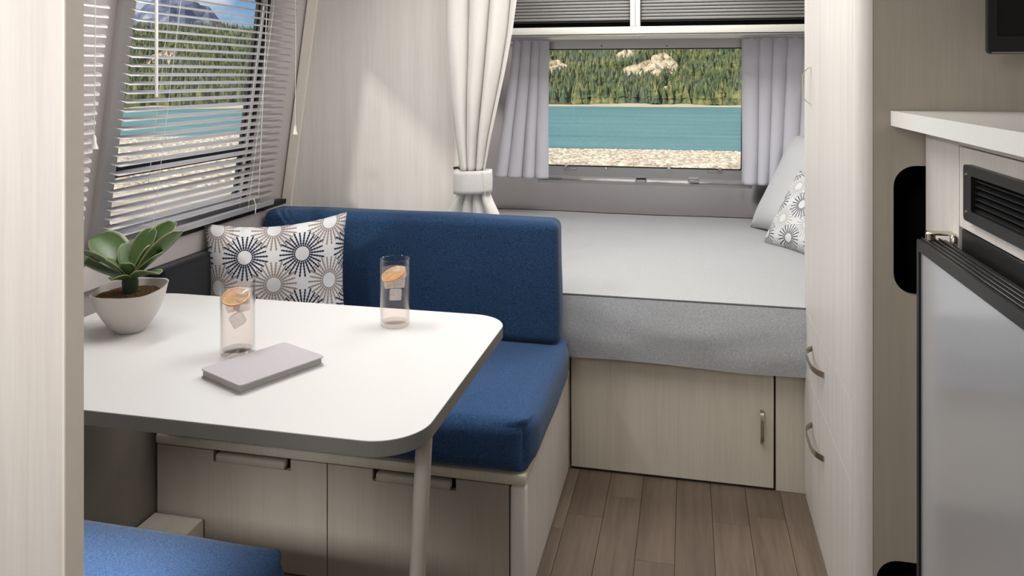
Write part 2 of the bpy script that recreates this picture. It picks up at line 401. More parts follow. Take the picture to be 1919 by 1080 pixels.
def at(u, v, Y):
    """point seen at pixel (u, v) lying in the plane y = Y"""
    a = (u - 960) / F; d = Y / (CA + SA * a); return Vector((d * (CA * a - SA), Y, EYE - (v - 145) * d / F))

# ------------------------------------------------------------------ shell
CX = -0.23; TOP = 1.98
WP = [(0, -1.43), (0.6, -1.455), (0.85, -1.45), (1.6, -1.345), (1.8, -1.2), (TOP, -0.8)]
EP = [(0, 4.02), (0.4, 4.08), (0.7, 4.075), (1.5, 3.955), (1.8, 3.72), (TOP, 3.3)]
def WX(z): return interp(WP, z)
def EY(z): return interp(EP, z)
RC = 0.55; Y0 = -1.2
def gridwall(name, cols, zs, fn, skip, mat, parent=None):
    vs_ = [fn(c, z) for z in zs for c in cols]; n = len(cols); fs = []
    for i in range(len(zs) - 1):
        for j in range(n - 1):
            if skip and skip(cols[j], cols[j + 1], zs[i], zs[i + 1]): continue
            fs.append((i * n + j, i * n + j + 1, (i + 1) * n + j + 1, (i + 1) * n + j))
    return finish(name, vs_, fs, mat, parent, smooth=True)
LW = (1.69, 2.28, 0.91, 1.56)       # left window opening: y0 y1 z0 z1
RW = (-0.725, 0.262, 0.835, 1.445)  # rear window opening: x0 x1 z0 z1
zs = sorted({0, .3, .6, .85, LW[2], LW[3], 1.6, 1.7, 1.8, 1.9, TOP})
ys = sorted({0.0, 1.0, LW[0], LW[1], 3.0, 1.0})
cols = [0.0] + [(y - Y0) / (3.45 - Y0) for y in (0, 1, LW[0], LW[1], 2.8)] + [1.0]
def fl(c, z): return (WX(z), Y0 + c * (EY(z) - RC - Y0), z)
def fly(y, z): return (WX(z), y, z)
ycols = [Y0, 0.0, 1.0, LW[0], LW[1], 2.8]
def lw_fn(y, z): return (WX(z), (EY(z) - RC) if y > 3 else y, z)
lw = gridwall('wall_left', ycols + [9.0], zs, lw_fn, lambda a, b, c, d: abs(a - LW[0]) < 1e-6 and c >= LW[2] - 1e-6 and d <= LW[3] + 1e-6, MT['skin_left'])
tag(lw, kind='structure')
rw_ = gridwall('wall_right', [Y0, 0.0, 1.0, 2.8, 9.0], zs, lambda y, z: (2 * CX - WX(z), (EY(z) - RC) if y > 3 else y, z), None, MT['skin']); tag(rw_, kind='structure')
zs2 = sorted({0, .2, .4, .7, RW[2], RW[3], 1.5, 1.6, 1.7, 1.8, 1.9, TOP})
bc = [('a', i / 10) for i in range(11)] + [('x', RW[0]), ('x', RW[1])] + [('b', i / 10) for i in range(11)]
def bk_fn(c, z):
    k, t = c; wl = WX(z); wr = 2 * CX - wl; e_ = EY(z)
    if k == 'x': return (t, e_, z)
    a = PI / 2 * t
    if k == 'a': return (wl + RC - RC * math.cos(a), e_ - RC + RC * math.sin(a), z)
    return (wr - RC + RC * math.sin(a), e_ - RC + RC * math.cos(a), z)
wb = gridwall('wall_back', bc, zs2, bk_fn, lambda a, b, c, d: a == ('x', RW[0]) and c >= RW[2] - 1e-6 and d <= RW[3] + 1e-6, MT['skin']); tag(wb, kind='structure')
tag(frombm('wall_front', box(-1.46, 1.0, Y0 - .03, Y0, 0, TOP), MT['wood']), kind='structure')
tag(frombm('ceiling', box(-1.3, 0.84, Y0, 3.6, TOP, TOP + 0.03), MT['ceiling']), kind='structure')
fl_ = tag(frombm('floor', box(-1.46, 1.0, Y0, 4.1, -0.05, -0.006), MT['rubber']), kind='structure')
# vinyl planks, one object each
def plankmat():
    m = M('greige_vinyl_plank'); v = m.coord((1, 0.07, 1)); n1 = m.noise(v, 60, 5, 0.65); n2 = m.noise(v, 16, 3, 0.6)
    oi = m.n('ShaderNodeObjectInfo')
    c = m.ramp(m.math('ADD', m.math('MULTIPLY', n1, 0.5), m.math('MULTIPLY', n2, 0.5)), [(0.32, srgb(88, 75, 65)), (0.5, srgb(112, 97, 84)), (0.68, srgb(128, 113, 99))])
    c2 = m.mix(m.math('MULTIPLY', oi.outputs['Random'], 0.5), c, srgb(86, 73, 63))
    m.set(color=c2, rough=0.5, spec=0.3); m.bump(n1, 0.15, 0.001); return m.m
MT['plank'] = plankmat()
known = {-4: 2.22, -2: 2.43, -1: 2.12, 2: 2.405}
for k in range(-13, 10):
    xa = -0.035 + 0.105 * k; xb = min(0.99, xa + 0.105); xa = max(-1.43, xa)
    if xb - xa < 0.02: continue
    j = known.get(k, 0.4 + rnd.random() * 0.9); cuts = [j - 0.92 * i for i in range(5, 0, -1)] + [j + 0.92 * i for i in range(0, 5)]
    cuts = [Y0] + [c for c in cuts if Y0 + .05 < c < 3.95] + [4.0]
    if xb < -0.5 or xa > 0.4: cuts = [Y0, 1.9, 4.0] if False else cuts[:1] + cuts[-4:]
    for a, b in zip(cuts, cuts[1:]):
        frombm('plank', box(xa + .0005, xb - .0005, a + .0005, b - .0005, -0.006, 0.0, 0.0006, 1), MT['plank'], fl_)

# --- left window (structure) with its parts
def lm(off):  # map (y, z, depth) onto the leaning left wall
    return lambda y, z, t: (WX(z) + off + t, y, z)
win = tag(plate('window_1', rrect(LW[0] - .045, LW[1] + .08, LW[2] - .04, LW[3] + .045, .03), [rrect(LW[0], LW[1], LW[2], LW[3], .02)], 0.018, lm(0.0), MT['frame_left']), kind='structure')
plate('gasket', rrect(LW[0], LW[1], LW[2], LW[3], .02), [rrect(LW[0] + .012, LW[1] - .012, LW[2] + .012, LW[3] - .012, .015)], 0.01, lm(-0.004), MT['rubber'], win)
plate('sash_rail', rrect(LW[0], LW[1], 1.045, 1.075, .004, 2), [], 0.016, lm(-0.004), MT['rubber'], win)
plate('sash_rail', rrect(LW[1] + .012, LW[1] + .028, LW[2] - .02, LW[3] + .02, .004, 2), [], 0.006, lm(0.018), MT['rubber'], win)
plate('pane', rrect(LW[0] + .005, LW[1] - .005, LW[2] + .005, LW[3] - .005, .01), [], 0.004, lm(-0.002), MT['glass'], win)
# ledge below the left window
tag(plate('trim_1', [(1.0, .846), (2.56, .846), (2.56, .862), (1.0, .862)], [], 0.032, lm(0.004), MT['rubber']), kind='structure')
tag(plate('trim_2', [(1.0, .785), (2.56, .785), (2.56, .845), (1.0, .845)], [], 0.036, lm(0.004), MT['wall_low']), kind='structure')
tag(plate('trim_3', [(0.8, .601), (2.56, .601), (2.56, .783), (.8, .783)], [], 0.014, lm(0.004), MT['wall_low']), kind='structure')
tag(plate('trim_7', [(0.8, .02), (2.56, .02), (2.56, .599), (0.8, .599)], [], 0.014, lm(0.004), MT['wall_shade']), kind='structure')  # lower wall strip carries the under-table shade in its colour
for (uu, vv) in ((157, 188), (157, 247), (156, 330)):
    a = (uu - 960) / F; y = -1.39 * (CA + SA * a) / (CA * a - SA); d = y / (CA + SA * a); z = EYE - (vv - 145) * d / F
    lathe('rivet', [(0.0035, 0), (0.003, 0.001), (0.0, 0.002)], (0, 0, 0), MT['frame'], lw, 8).matrix_local = Matrix.Translation(Vector((WX(z), y, z)) - WL[lw.name]) @ Matrix.Rotation(PI / 2, 4, 'Y')

# --- rear window
def rm(off): return lambda x, z, t: (x, EY(z) - off - t, z)
win2 = tag(plate('window_2', [(RW[0] - .05, RW[2] - .05), (RW[1] + .05, RW[2] - .05), (RW[1] + .05, RW[3] + .04), (RW[0] - .05, RW[3] + .04)],
      [[(RW[0], RW[2]), (RW[1], RW[2]), (RW[1], RW[3]), (RW[0], RW[3])]], 0.02, rm(0.0), MT['frame']), kind='structure')
plate('gasket', rrect(RW[0] - .001, RW[1] + .001, RW[2] - .001, RW[3] + .001, .01), [rrect(RW[0] + .005, RW[1] - .005, RW[2] + .005, RW[3] - .005, .008)], 0.012, rm(-0.004), MT['rubber'], win2)
plate('pane', rrect(RW[0] + .002, RW[1] - .002, RW[2] + .002, RW[3] - .002, .01), [], 0.004, rm(-0.002), MT['glass'], win2)
plate('sill_rail', [(RW[0] - .05, RW[2] - .088), (RW[1] + .05, RW[2] - .088), (RW[1] + .05, RW[2] - .074), (RW[0] - .05, RW[2] - .074)], [], 0.030, rm(0.0), MT['frame'], win2)
for (u0, u1, s) in ((1062, 1084, 1), (1326, 1350, -1)):
    x0 = at(u0, 315, 4.03).x; x1 = at(u1, 315, 4.03).x; zz = at(u0, 315 if s > 0 else 320, 4.03).z
    lt = frombm('latch', box(x0, x1, 3.995, 4.008, zz - .006, zz + .004, .002, 1), MT['chrome'], win2, True)
    xx = x0 if s > 0 else x1
    frombm('catch', box(xx - .008, xx + .008, 4.005, 4.042, zz - .010, zz + .016, .002, 1), MT['chrome'], lt, True)
for u in (1136, 1254):
    p = at(u, 317, 4.02); o = lathe('knob', [(0.007, 0), (0.006, 0.012), (0.009, 0.014), (0.009, 0.020), (0, 0.022)], (0, 0, 0), MT['frame'], win2, 16)
    o.matrix_local = Matrix.Translation(Vector((p.x, EY(p.z) - .018, p.z)) - WL[win2.name]) @ Matrix.Rotation(PI / 2, 4, 'X')
for u in (1200, 1300):
    p = at(u, 340, 4.0); frombm('clip', box(p.x - .026, p.x + .026, 4.02, 4.044, p.z - .010, p.z + .004, .002, 1), MT['frame'], win2, True)
for u in (1128, 1250):
    p = at(u, 86, 3.94); o = lathe('screw', [(0.004, 0), (0.003, 0.002), (0, 0.003)], (0, 0, 0), MT['rubber'], win2, 8)
    o.matrix_local = Matrix.Translation(Vector((p.x, EY(p.z) - .019, p.z)) - WL[win2.name]) @ Matrix.Rotation(PI / 2, 4, 'X')

# --- divider between dinette and bed (follows the curved wall)
zz = [0, .3, .6, .85, 1.1, 1.35, 1.6, 1.7, 1.8, 1.9, TOP - .003]
outl = [(WX(z) + .004, z) for z in zz] + [(-.795, TOP - .003), (-.795, 0)]
pf = lambda y: (lambda x, z, t: (x, y + t, z))
tag(plate('wall_divider', outl, [], 0.028, pf(2.60), MT['wood']), kind='structure')
tag(plate('trim_4', [(WX(z) + .006, z) for z in zz] + [(WX(z) + .042, z) for z in reversed(zz)], [], 0.014, pf(2.584), MT['edge']), kind='structure')
tag(frombm('trim_5', box(-.794, -.786, 2.598, 2.63, 0, TOP - .004), MT['edge']), kind='structure')
# --- near partition at the picture's left edge
outl = [(WX(z) + .004, z) for z in zz] + [(-.704, TOP - .003), (-.704, 0)]
tag(plate('wall_partition', outl, [], 0.027, pf(.762), MT['wood']), kind='structure')
tag(frombm('trim_6', box(-.7035, -.699, .7605, .7905, 0, TOP - .004, .001, 1), MT['edge']), kind='structure')

# ------------------------------------------------------------------ bench across the table
b = thing('bench_seat', (-.9, 2.2, 0), 'pale wood dinette bench box beneath the long blue seat cushion', 'bench')
obox('side_panel', (-.402, -.386, 1.868, 2.555, 0, .318), MT['wood'], b, .002, 1)
obox('top_board', (-1.41, -.384, 1.848, 2.565, .306, .333), MT['wood_warm'], b, .006, 2)
obox('carcass', (-1.41, -.403, 1.872, 2.555, .002, .305), MT['void'], b)
obox('corner_post', (-.424, -.384, 1.850, 1.885, 0, .304), MT['wood'], b, .010, 3)
for (xa, xb, pa, pb) in ((-1.41, -.910, -1.226, -1.024), (-.907, -.427, -.7715, -.574)):
    out_ = [(xa, .004), (xb, .004), (xb, .301), (pb + .012, .301), (pb + .012, .272), (pa - .012, .272), (pa - .012, .301), (xa, .301)]
    d = plate('door', out_, [], .014, pf(1.857), MT['wood_panel'], b)
    frombm('finger_pull', box(pa, pb, 1.844, 1.870, .276, .299, .007, 3), MT['wood_panel'], d, True)
t = softbox('seat_cushion', (-1.405, -.368, 1.835, 2.50, .335, .468), .035, MT['blue2'], None, (0.004, .008, .012), rough=.004, planr=.075)
tag(t, 'blue woven seat cushion at the far side of the white table', 'cushion')
t = softbox('back_cushion', (-1.395, -.392, 2.372, 2.482, .468, .853), .028, MT['blue'], None, (.003, .006, .006), n=(30, 8, 14), rough=.004)
tag(t, 'long upright blue backrest cushion behind the patterned pillow', 'cushion')
t = softbox('shade_block', (-1.425, -1.372, 1.83, 2.345, .470, .783), .014, MT['navy'], None, (0, 0, 0), n=(6, 12, 8))  # dark block added where the wall falls into shade
tag(t, 'dark navy block standing in for shade on the wall under the window ledge', 'cushion')
tag(obox('step_box', (-1.41, -1.262, 1.25, 1.848, 0, .12), MT['wood_warm'], None, .002, 1), 'low pale wood box along the wall under the white table', 'box')
# near bench
b = thing('bench_seat', (-1.05, 1.0, 0), 'pale wood bench box holding the near blue cushion at lower left', 'bench')
obox('carcass', (-1.41, -.715, .80, 1.235, 0, .333), MT['wood'], b, .004, 1)
t = softbox('seat_cushion', (-1.405, -.672, .80, 1.262, .335, .476), .035, MT['blue2'], None, (.004, .006, .010), rough=.003, planr=.07)
tag(t, 'blue woven cushion cropped at the lower left of the photo', 'cushion')

# ------------------------------------------------------------------ table
tb = thing('dinette_table', (-.87, 1.43, 0), 'white dinette table with grey edge and a single beige leg', 'table')
o_ = rrect(-1.350, -.398, 1.100, 1.745, .085, 12)
zf = lambda z: (lambda x, y, t: (x, y, z + t))
plate('tabletop', rrect(-1.3495, -.3985, 1.1005, 1.7445, .0845, 12), [], .006, zf(.7442), MT['tabletop'], tb)
plate('edge_band', o_, [], .0235, zf(.7255), MT['table_edge'], tb).data
bm = bmesh.new()
vs_, fs = [], []
for (x, y, z) in ((-.452, 1.195, 0.0), (-.418, 1.205, .7255)):
    for k in range(16):
        a = 2 * PI * k / 16; vs_.append((x + .0135 * math.cos(a) * (1 if z else .9), y + .0135 * math.sin(a), z))
for k in range(16): fs.append((k, (k + 1) % 16, 16 + (k + 1) % 16, 16 + k))
fs += [tuple(range(16))[::-1], tuple(range(16, 32))]; bm.free()
finish('leg', vs_, fs, MT['leg'], tb, smooth=True)
obox('mounting_plate', (-.47, -.412, 1.16, 1.25, .7215, .7255), MT['leg'], tb)
obox('wall_bracket', (-1.375, -1.30, 1.15, 1.70, .700, .7253), MT['frame'], tb)

# ------------------------------------------------------------------ things on the table
TZ = .7505
def glass_of_drink(x, y, name_label, ice_label, slice_label, seed, slice_tilt, R=.0335, H=.148):
    r_ = random.Random(seed)
    g = thing('drinking_glass', (x, y, TZ), name_label, 'glass', 'tall glasses on the table')
    lathe('tumbler', [(.0, 0), (R - .003, 0), (R - .001, .002), (R, .006), (R, H - .001), (R - .0008, H), (R - .0018, H - .001), (R - .0020, .012), (R - .004, .010), (0, .010)], (x, y, TZ), MT['tumbler'], g, 40)
    lathe('drink', [(0, .0102), (R - .0042, .0102), (R - .0023, .014), (R - .0023, H - .022), (0, H - .022)], (x, y, TZ), MT['drink'], g, 40)
    # ice
    spots = [(-.012, .002, .096), (.012, -.004, .100), (.005, -.008, .070), (.006, .012, .112)]
    for i, (dx, dy, dz) in enumerate(spots):
        bm = box(-.0125, .0125, -.0115, .0115, -.0125, .0125, .003, 2)
        Mx = Matrix.Translation((x + dx, y + dy, TZ + dz)) @ Matrix.Rotation(r_.uniform(0, 3), 4, 'Z') @ Matrix.Rotation(r_.uniform(-.6, .6), 4, 'X')
        for v in bm.verts:
            v.co *= 1 + .10 * noise.noise(v.co * 90 + Vector((i * 5, seed, 0))); v.co = Mx @ v.co
        tag(frombm('ice_cube', bm, MT['ice'], None, True), ice_label, 'ice cube', 'ice cubes in the glasses')
    # citrus slice
    n = 28; vs_, fs = [], []; rr = .0250
    Mx = Matrix.Translation((x - .002, y - .004, TZ + H - .036)) @ Matrix.Rotation(slice_tilt[1], 4, 'Z') @ Matrix.Rotation(slice_tilt[0], 4, 'X')
    th = thing('citrus_slice', (x - .002, y - .004, TZ + H - .05), slice_label, 'orange slice')
    for s in (0, 1):
        for k in range(n):
            a = 2 * PI * k / n; q = rr * (1 - .05 * (k % 4 == 0)); vs_.append(Mx @ Vector((q * math.cos(a), q * math.sin(a), s * .004)))
    vs_ += [Mx @ Vector((0, 0, 0)), Mx @ Vector((0, 0, .004))]
    for k in range(n):
        j = (k + 1) % n; fs += [(k, j, n + j, n + k), (2 * n, j, k), (2 * n + 1, n + k, n + j)]
    finish('flesh', vs_, fs, MT['orange'], th)
    vs_, fs = [], []
    for k in range(n):
        a = 2 * PI * k / n
        for (q, s) in ((rr, 0), (rr + .0018, 0), (rr + .0018, .004), (rr, .004)): vs_.append(Mx @ Vector((q * math.cos(a), q * math.sin(a), s)))
    for k in range(n):
        j = (k + 1) % n
        for m_ in range(4): fs.append((k * 4 + m_, j * 4 + m_, j * 4 + (m_ + 1) % 4, k * 4 + (m_ + 1) % 4))
    finish('peel', vs_, fs, MT['peel'], th, True)
glass_of_drink(-.874, 1.392, 'tall iced drink nearer the camera, just behind the notebook', 'ice cube in the iced drink beside the notebook', 'orange slice floating in the iced drink beside the notebook', 3, (.42, .3))
glass_of_drink(-.634, 1.628, 'tall iced drink standing alone near the far table edge', 'ice cube in the iced drink near the far table edge', 'orange slice in the iced drink near the far table edge', 8, (.45, -.5), R=.0325)
# notebook
def PT(u, v, z):
    a = (u - 960) / F; d = (EYE - z) * F / (v - 145); return Vector((d * (CA * a - SA), d * (CA + SA * a)))
zt = TZ + .0165
A, B, C_, D = PT(378, 692, zt), PT(455, 724, zt), PT(602, 666, zt), PT(533, 641, zt)
cen = (A + B + C_ + D) / 4; ex = ((B - A) + (C_ - D)).normalized(); ey = Vector((-ex.y, ex.x)); hw = (B - A).length / 2; hl = (D - A).length / 2
if ey.dot(D - A) < 0: ey = -ey
nb = thing('notebook', (cen.x, cen.y, TZ), 'closed light grey hardcover notebook lying on the white table', 'notebook')
nf = lambda z: (lambda p, q, t: (cen.x + ex.x * p + ey.x * q, cen.y + ex.y * p + ey.y * q, z + t))
plate('cover', rrect(-hw, hw, -hl, hl, .008), [], .0022, nf(TZ + .0143), MT['notebook'], nb)
plate('cover', rrect(-hw, hw, -hl, hl, .008), [], .0022, nf(TZ), MT['notebook'], nb)
plate('page_block', rrect(-hw + .001, hw - .003, -hl + .003, hl - .003, .006), [], .0123, nf(TZ + .0021), MT['paper'], nb)
# plant
px, py = -1.182, 1.468
pl = thing('potted_succulent', (px, py, TZ), 'broad-leaved green succulent in a hammered white bowl pot', 'plant')
def pj(r, z, t):
    if r < 1e-6: return r, z
    if z > .008: r *= 1 + .012 * math.sin(9 * t + 40 * z) * math.sin(60 * z + 2 * t)
    return r, z + (.006 * math.sin(t + .5) + .003 * math.sin(3 * t)) * max(0, (z - .02) / .08) if z > .03 else z
prof = [(r * .915, z * .90) for r, z in [(0, 0), (.032, 0), (.036, .004), (.045, .014), (.059, .034), (.070, .056), (.0785, .078), (.083, .100), (.0845, .103), (.081, .102), (.074, .086), (.070, .080), (0, .080)]]
lathe('pot', prof, (px, py, TZ), MT['pot'], pl, 56, pj)
vs_, fs = [], []; nr, ns = 8, 36
for i in range(nr + 1):
    for k in range(ns):
        a = 2 * PI * k / ns; r = .0675 * i / nr; vs_.append((px + r * math.cos(a), py + r * math.sin(a), TZ + .079 + .004 * noise.noise(Vector((r * math.cos(a) * 60, r * math.sin(a) * 60, 0))) + .004 * (1 - i / nr)))
for i in range(nr):
    for k in range(ns): fs.append((i * ns + k, i * ns + (k + 1) % ns, (i + 1) * ns + (k + 1) % ns, (i + 1) * ns + k))
finish('soil', vs_, fs, MT['soil'], pl, True)
tube('stem', [(px, py, TZ + .08), (px, py, TZ + .105), (px + .002, py, TZ + .125)], .017, MT['stem'], pl, 12, [.015, .017, .012])
def leaf(az, base_el, tip_el, ln, wd, roll=0.0, cup=.35):
    vs_, fs, uv = [], [], []; nu, nv = 9, 14; az = math.radians(az)
    hd = Vector((math.cos(az), math.sin(az), 0)); sd = Vector((-math.sin(az), math.cos(az), 0)); p = Vector((px, py, TZ + .112)) + hd * .004
    cen_, fr = [], []
    for i in range(nv + 1):
        t = i / nv; el = math.radians(base_el + (tip_el - base_el) * t); d = hd * math.cos(el) + Vector((0, 0, math.sin(el)))
        n_ = -hd * math.sin(el) + Vector((0, 0, math.cos(el)))
        cen_.append(p.copy()); rr = math.radians(roll) * min(1, t * 2); fr.append((sd * math.cos(rr) + n_ * math.sin(rr), n_ * math.cos(rr) - sd * math.sin(rr))); p = p + d * ln / nv
    for side in (0, 1):
        for i in range(nv + 1):
            t = i / nv; ww = wd * (0.30 + 0.70 * math.sin(min(1, t / .62) * PI / 2)) * (1 if t < .6 else math.sqrt(max(0, 1 - ((t - .6) / .4) ** 2.2)) * .98 + .02)
            for j in range(nu + 1):
                s = 2 * j / nu - 1; S, n_ = fr[i]
                th = .0035 * (1 - s * s) * (1 - t * .6) + .0004
                vs_.append(cen_[i] + S * (s * ww / 2) + n_ * (cup * ww / 2 * s * s + (th if side else -th))); uv.append((j / nu, t))
    m_ = (nu + 1) * (nv + 1)
    for i in range(nv):
        for j in range(nu):
            a = i * (nu + 1) + j; q = (a, a + 1, a + nu + 2, a + nu + 1); fs.append(q[::-1]); fs.append(tuple(x + m_ for x in q))
        for j in (0, nu):
            a = i * (nu + 1) + j; fs.append((a, a + nu + 1, a + nu + 1 + m_, a + m_))
    for j in range(nu):
        for i in (0, nv):
            a = i * (nu + 1) + j; fs.append((a, a + 1, a + 1 + m_, a + m_))
    return finish('leaf', vs_, fs, MT['leaf'], pl, 'all', uv)
# azimuth in world degrees: 0 = right (+x), 90 = away, 180 = left, 270 = towards camera
for a in ((168, 50, 26, .135, .076, -22), (192, 40, 14, .118, .066, 20), (184, 8, 34, .158, .036, 0), (42, 60, 42, .145, .072, 22), (14, 44, 44, .150, .048, -30),
          (70, 68, 55, .115, .058, 10), (130, 62, 50, .085, .050, 0), (215, 54, 34, .065, .042, 0), (2, 40, 38, .098, .042, 12), (338, 24, 2, .112, .042, -8),
          (30, 66, 60, .080, .044, 0), (290, 60, 50, .050, .032, 0), (80, 34, 18, .10, .05, 0), (270, 20, 4, .055, .034, 10)): leaf(*a)

# ------------------------------------------------------------------ pillows
def pillow(name, Wd, Hd, T, mat, loc, rot, label, cat='pillow', piping=None, sag=0.0, pinch=.08):
    nu, nv = 30, 24; vs_, fs, uv = [], [], []
    for side in (1, -1):
        for j in range(nv + 1):
            for i in range(nu + 1):
                s, t = 2 * i / nu - 1, 2 * j / nv - 1
                x = s * Wd / 2 * (1 - pinch * (1 - t * t) * abs(s) ** 3); z = t * Hd / 2 * (1 - pinch * (1 - s * s) * abs(t) ** 3)
                if t > 0: z -= sag * (1 - (s + .25) ** 2) * t * .9
                y = -side * T / 2 * ((1 - s ** 4) * (1 - t ** 4)) ** .55 * (1 + .10 * noise.noise(Vector((s * 2, t * 2, side * 3))))
                vs_.append((x, y, z)); uv.append((i / nu, j / nv))
    m_ = (nu + 1) * (nv + 1)
    for j in range(nv):
        for i in range(nu):
            a = j * (nu + 1) + i; q = (a, a + 1, a + nu + 2, a + nu + 1); fs.append(q); fs.append(tuple(x + m_ for x in q)[::-1])
    Mx = Matrix.Translation(loc) @ rot
    wv = [Mx @ Vector(v) for v in vs_]
    # weld rims
    me = finish(name, wv, fs, mat, None, 'all', uv)
    bm = bmesh.new(); bm.from_mesh(me.data); bmesh.ops.remove_doubles(bm, verts=bm.verts, dist=.0002); bmesh.ops.recalc_face_normals(bm, faces=bm.faces); bm.to_mesh(me.data); bm.free()
    return tag(me, label, cat), Mx
R_ = Matrix.Rotation
pA, pB = at(388, 423, 2.06), at(657, 405, 2.24)
wdt = (pB.xy - pA.xy).length; ang = math.atan2(pB.y - pA.y, pB.x - pA.x)
mid = (pA + pB) / 2
pillow('throw_pillow', wdt, .405, .13, MT['burst'], (mid.x, mid.y - .015, .4695 + .405 / 2), R_(ang, 4, 'Z') @ R_(math.radians(-7), 4, 'X') @ R_(math.radians(-1.0), 4, 'Y'),
       'white throw pillow with navy and taupe starburst print against blue backrest', sag=.012)
pillow('bed_pillow', .62, .50, .15, MT['pillow_plain'], (.54, 3.60, .60 + .215), R_(math.radians(-62), 4, 'Z') @ R_(math.radians(-30), 4, 'X'),
       'plain pale grey pillow leaning behind the patterned one on the bed')
pillow('throw_pillow', .42, .36, .12, MT['burst2'], (.50, 3.31, .60 + .145), R_(math.radians(-58), 4, 'Z') @ R_(math.radians(-32), 4, 'X'),
       'grey starburst print pillow on the bed beside the white cabinet')

# ------------------------------------------------------------------ bed
bd = thing('bed', (-.2, 3.3, .38), 'grey fabric covered mattress across the trailer under the rear window', 'bed')
def back_y(x):
    z = .59; wl = WX(z) + .012; wr = 2 * CX - wl; e_ = EY(z) - .012
    for cx_, s in ((wl + RC, -1), (wr - RC, 1)):
        if (x - cx_) * s > 0: return e_ - RC + math.sqrt(max(0, RC ** 2 - (x - cx_) ** 2))
    return e_
xs = [-1.425 + 2.39 * i / 80 for i in range(81)]; YF = 2.528
vs_, fs = [], []; nt_ = 26
for x in xs:
    yb = back_y(x)
    for j in range(nt_ + 1):
        t = j / nt_; y = YF + .004 + t * (yb - YF - .004)
        z = .592 + .016 * math.sin(PI * min(1, t * 1.1)) + .005 * noise.noise(Vector((x * 3, y * 5, 0)))
        if j == 0: z = .589
        vs_.append((x, y, z))
    vs_.append((x, yb, .42)); vs_.append((x, YF + .03, .42))
q = nt_ + 3
for i in range(80):
    for j in range(q): fs.append((i * q + j, i * q + (j + 1) % q, (i + 1) * q + (j + 1) % q, (i + 1) * q + j))
fs += [tuple(range(q)), tuple(80 * q + k for k in range(q))[::-1]]
finish('mattress_top', vs_, fs, MT['grey'], bd, True)
vs_, fs = [], []
for x in xs:
    for j in range(13):
        t = j / 12; z = .588 - t * .205 - .006 * math.sin(x * 7) * t
        y = YF - .004 - .012 * math.sin(PI * t) * (1 + .5 * noise.noise(Vector((x * 4, t * 3, 0)))) - .006 * noise.noise(Vector((x * 9, t * 2, 4))) * t
        vs_.append((x, y, z))
    for j in range(12, -1, -1):
        t = j / 12; vs_.append((x, YF + .012, .588 - t * .205 - .006 * math.sin(x * 7) * t))
q = 26
for i in range(80):
    for j in range(q): fs.append((i * q + j, i * q + (j + 1) % q, (i + 1) * q + (j + 1) % q, (i + 1) * q + j))
fs += [tuple(range(q)), tuple(80 * q + k for k in range(q))[::-1]]
finish('skirt', vs_, fs, MT['grey_d'], bd, True)
tube('piping', [(x, YF - .001, .590) for x in xs[::2]], .0035, MT['pipe'], bd, 8)

bb = thing('bed_cabinet', (-.2, 3.2, 0), 'pale wood bed base cabinet with one door below the grey mattress', 'cabinet')
obox('carcass', (-1.40, .93, 2.592, 3.55, 0, .405), MT['void'], bb)
obox('stile', (-1.40, -.384, 2.572, 2.590, 0, .405), MT['wood_warm'], bb, .001, 1)
obox('kick_panel', (.269, .93, 2.572, 2.590, 0, .405), MT['wood_warm'], bb, .001, 1)
d = obox('door', (-.379, .263, 2.566, 2.590, .008, .400), MT['wood_warm'], bb, .002, 1)
hp0, hp1 = at(1428, 768, 2.566), at(1428, 832, 2.566)
handle('handle', (hp0.x, 2.566, hp0.z), (hp0.x, 2.566, hp1.z), (0, -1, 0), .022, .011, MT['chrome'], d)
obox('mattress_board', (-1.40, .93, 2.60, 3.50, .405, .418), MT['wood'], bb)

# ------------------------------------------------------------------ tall cabinet right of the bed
wc = thing('wardrobe_cabinet', (.65, 2.18, 0), 'tall whitewashed wood cabinet with rounded corner and three nickel pulls', 'cabinet')
FX = .352
# rounded near corner, straight near panel with two cut-outs
def prism_z(name, pts, z0, z1, mat, parent):
    n = len(pts); vs_ = [(x, y, z) for z in (z0, z1) for x, y in pts]
    fs = [tuple(range(n))[::-1], tuple(range(n, 2 * n))] + [(i, (i + 1) % n, n + (i + 1) % n, n + i) for i in range(n)]
    return finish(name, vs_, fs, mat, parent, True)
rc = .035; arc = [(FX + rc - rc * math.cos(a), 1.802 + rc - rc * math.sin(a)) for a in [PI / 2 * i / 10 for i in range(11)]]
inn = [(FX + rc - (rc - .016) * math.cos(a), 1.802 + rc - (rc - .016) * math.sin(a)) for a in [PI / 2 * i / 10 for i in range(10, -1, -1)]]
prism_z('corner_post', arc + inn, 0, TOP - .002, MT['wood'], wc)
plate('end_panel', [(FX + rc + .001, .002), *[(min(.95, 2 * CX - WX(z) - .01), z) for z in (.002, .6, .85, 1.6, 1.8, 1.86)], (FX + rc + .001, 1.90)],
      [rrect(.428, .62, .837, 1.112, .045, 8), rrect(.394, .62, .02, .268, .045, 8)], .014, pf(1.802), MT['wood_panel'], wc)
obox('inner_lining', (FX + .052, .84, 1.96, 2.50, .002, 1.62), MT['void'], wc)
obox('inner_lining', (.395, .94, 1.817, 1.955, .002, .015), MT['void'], wc)
obox('side_lining', (FX + .022, FX + .036, 1.842, 2.50, .002, 1.90), MT['void'], wc)
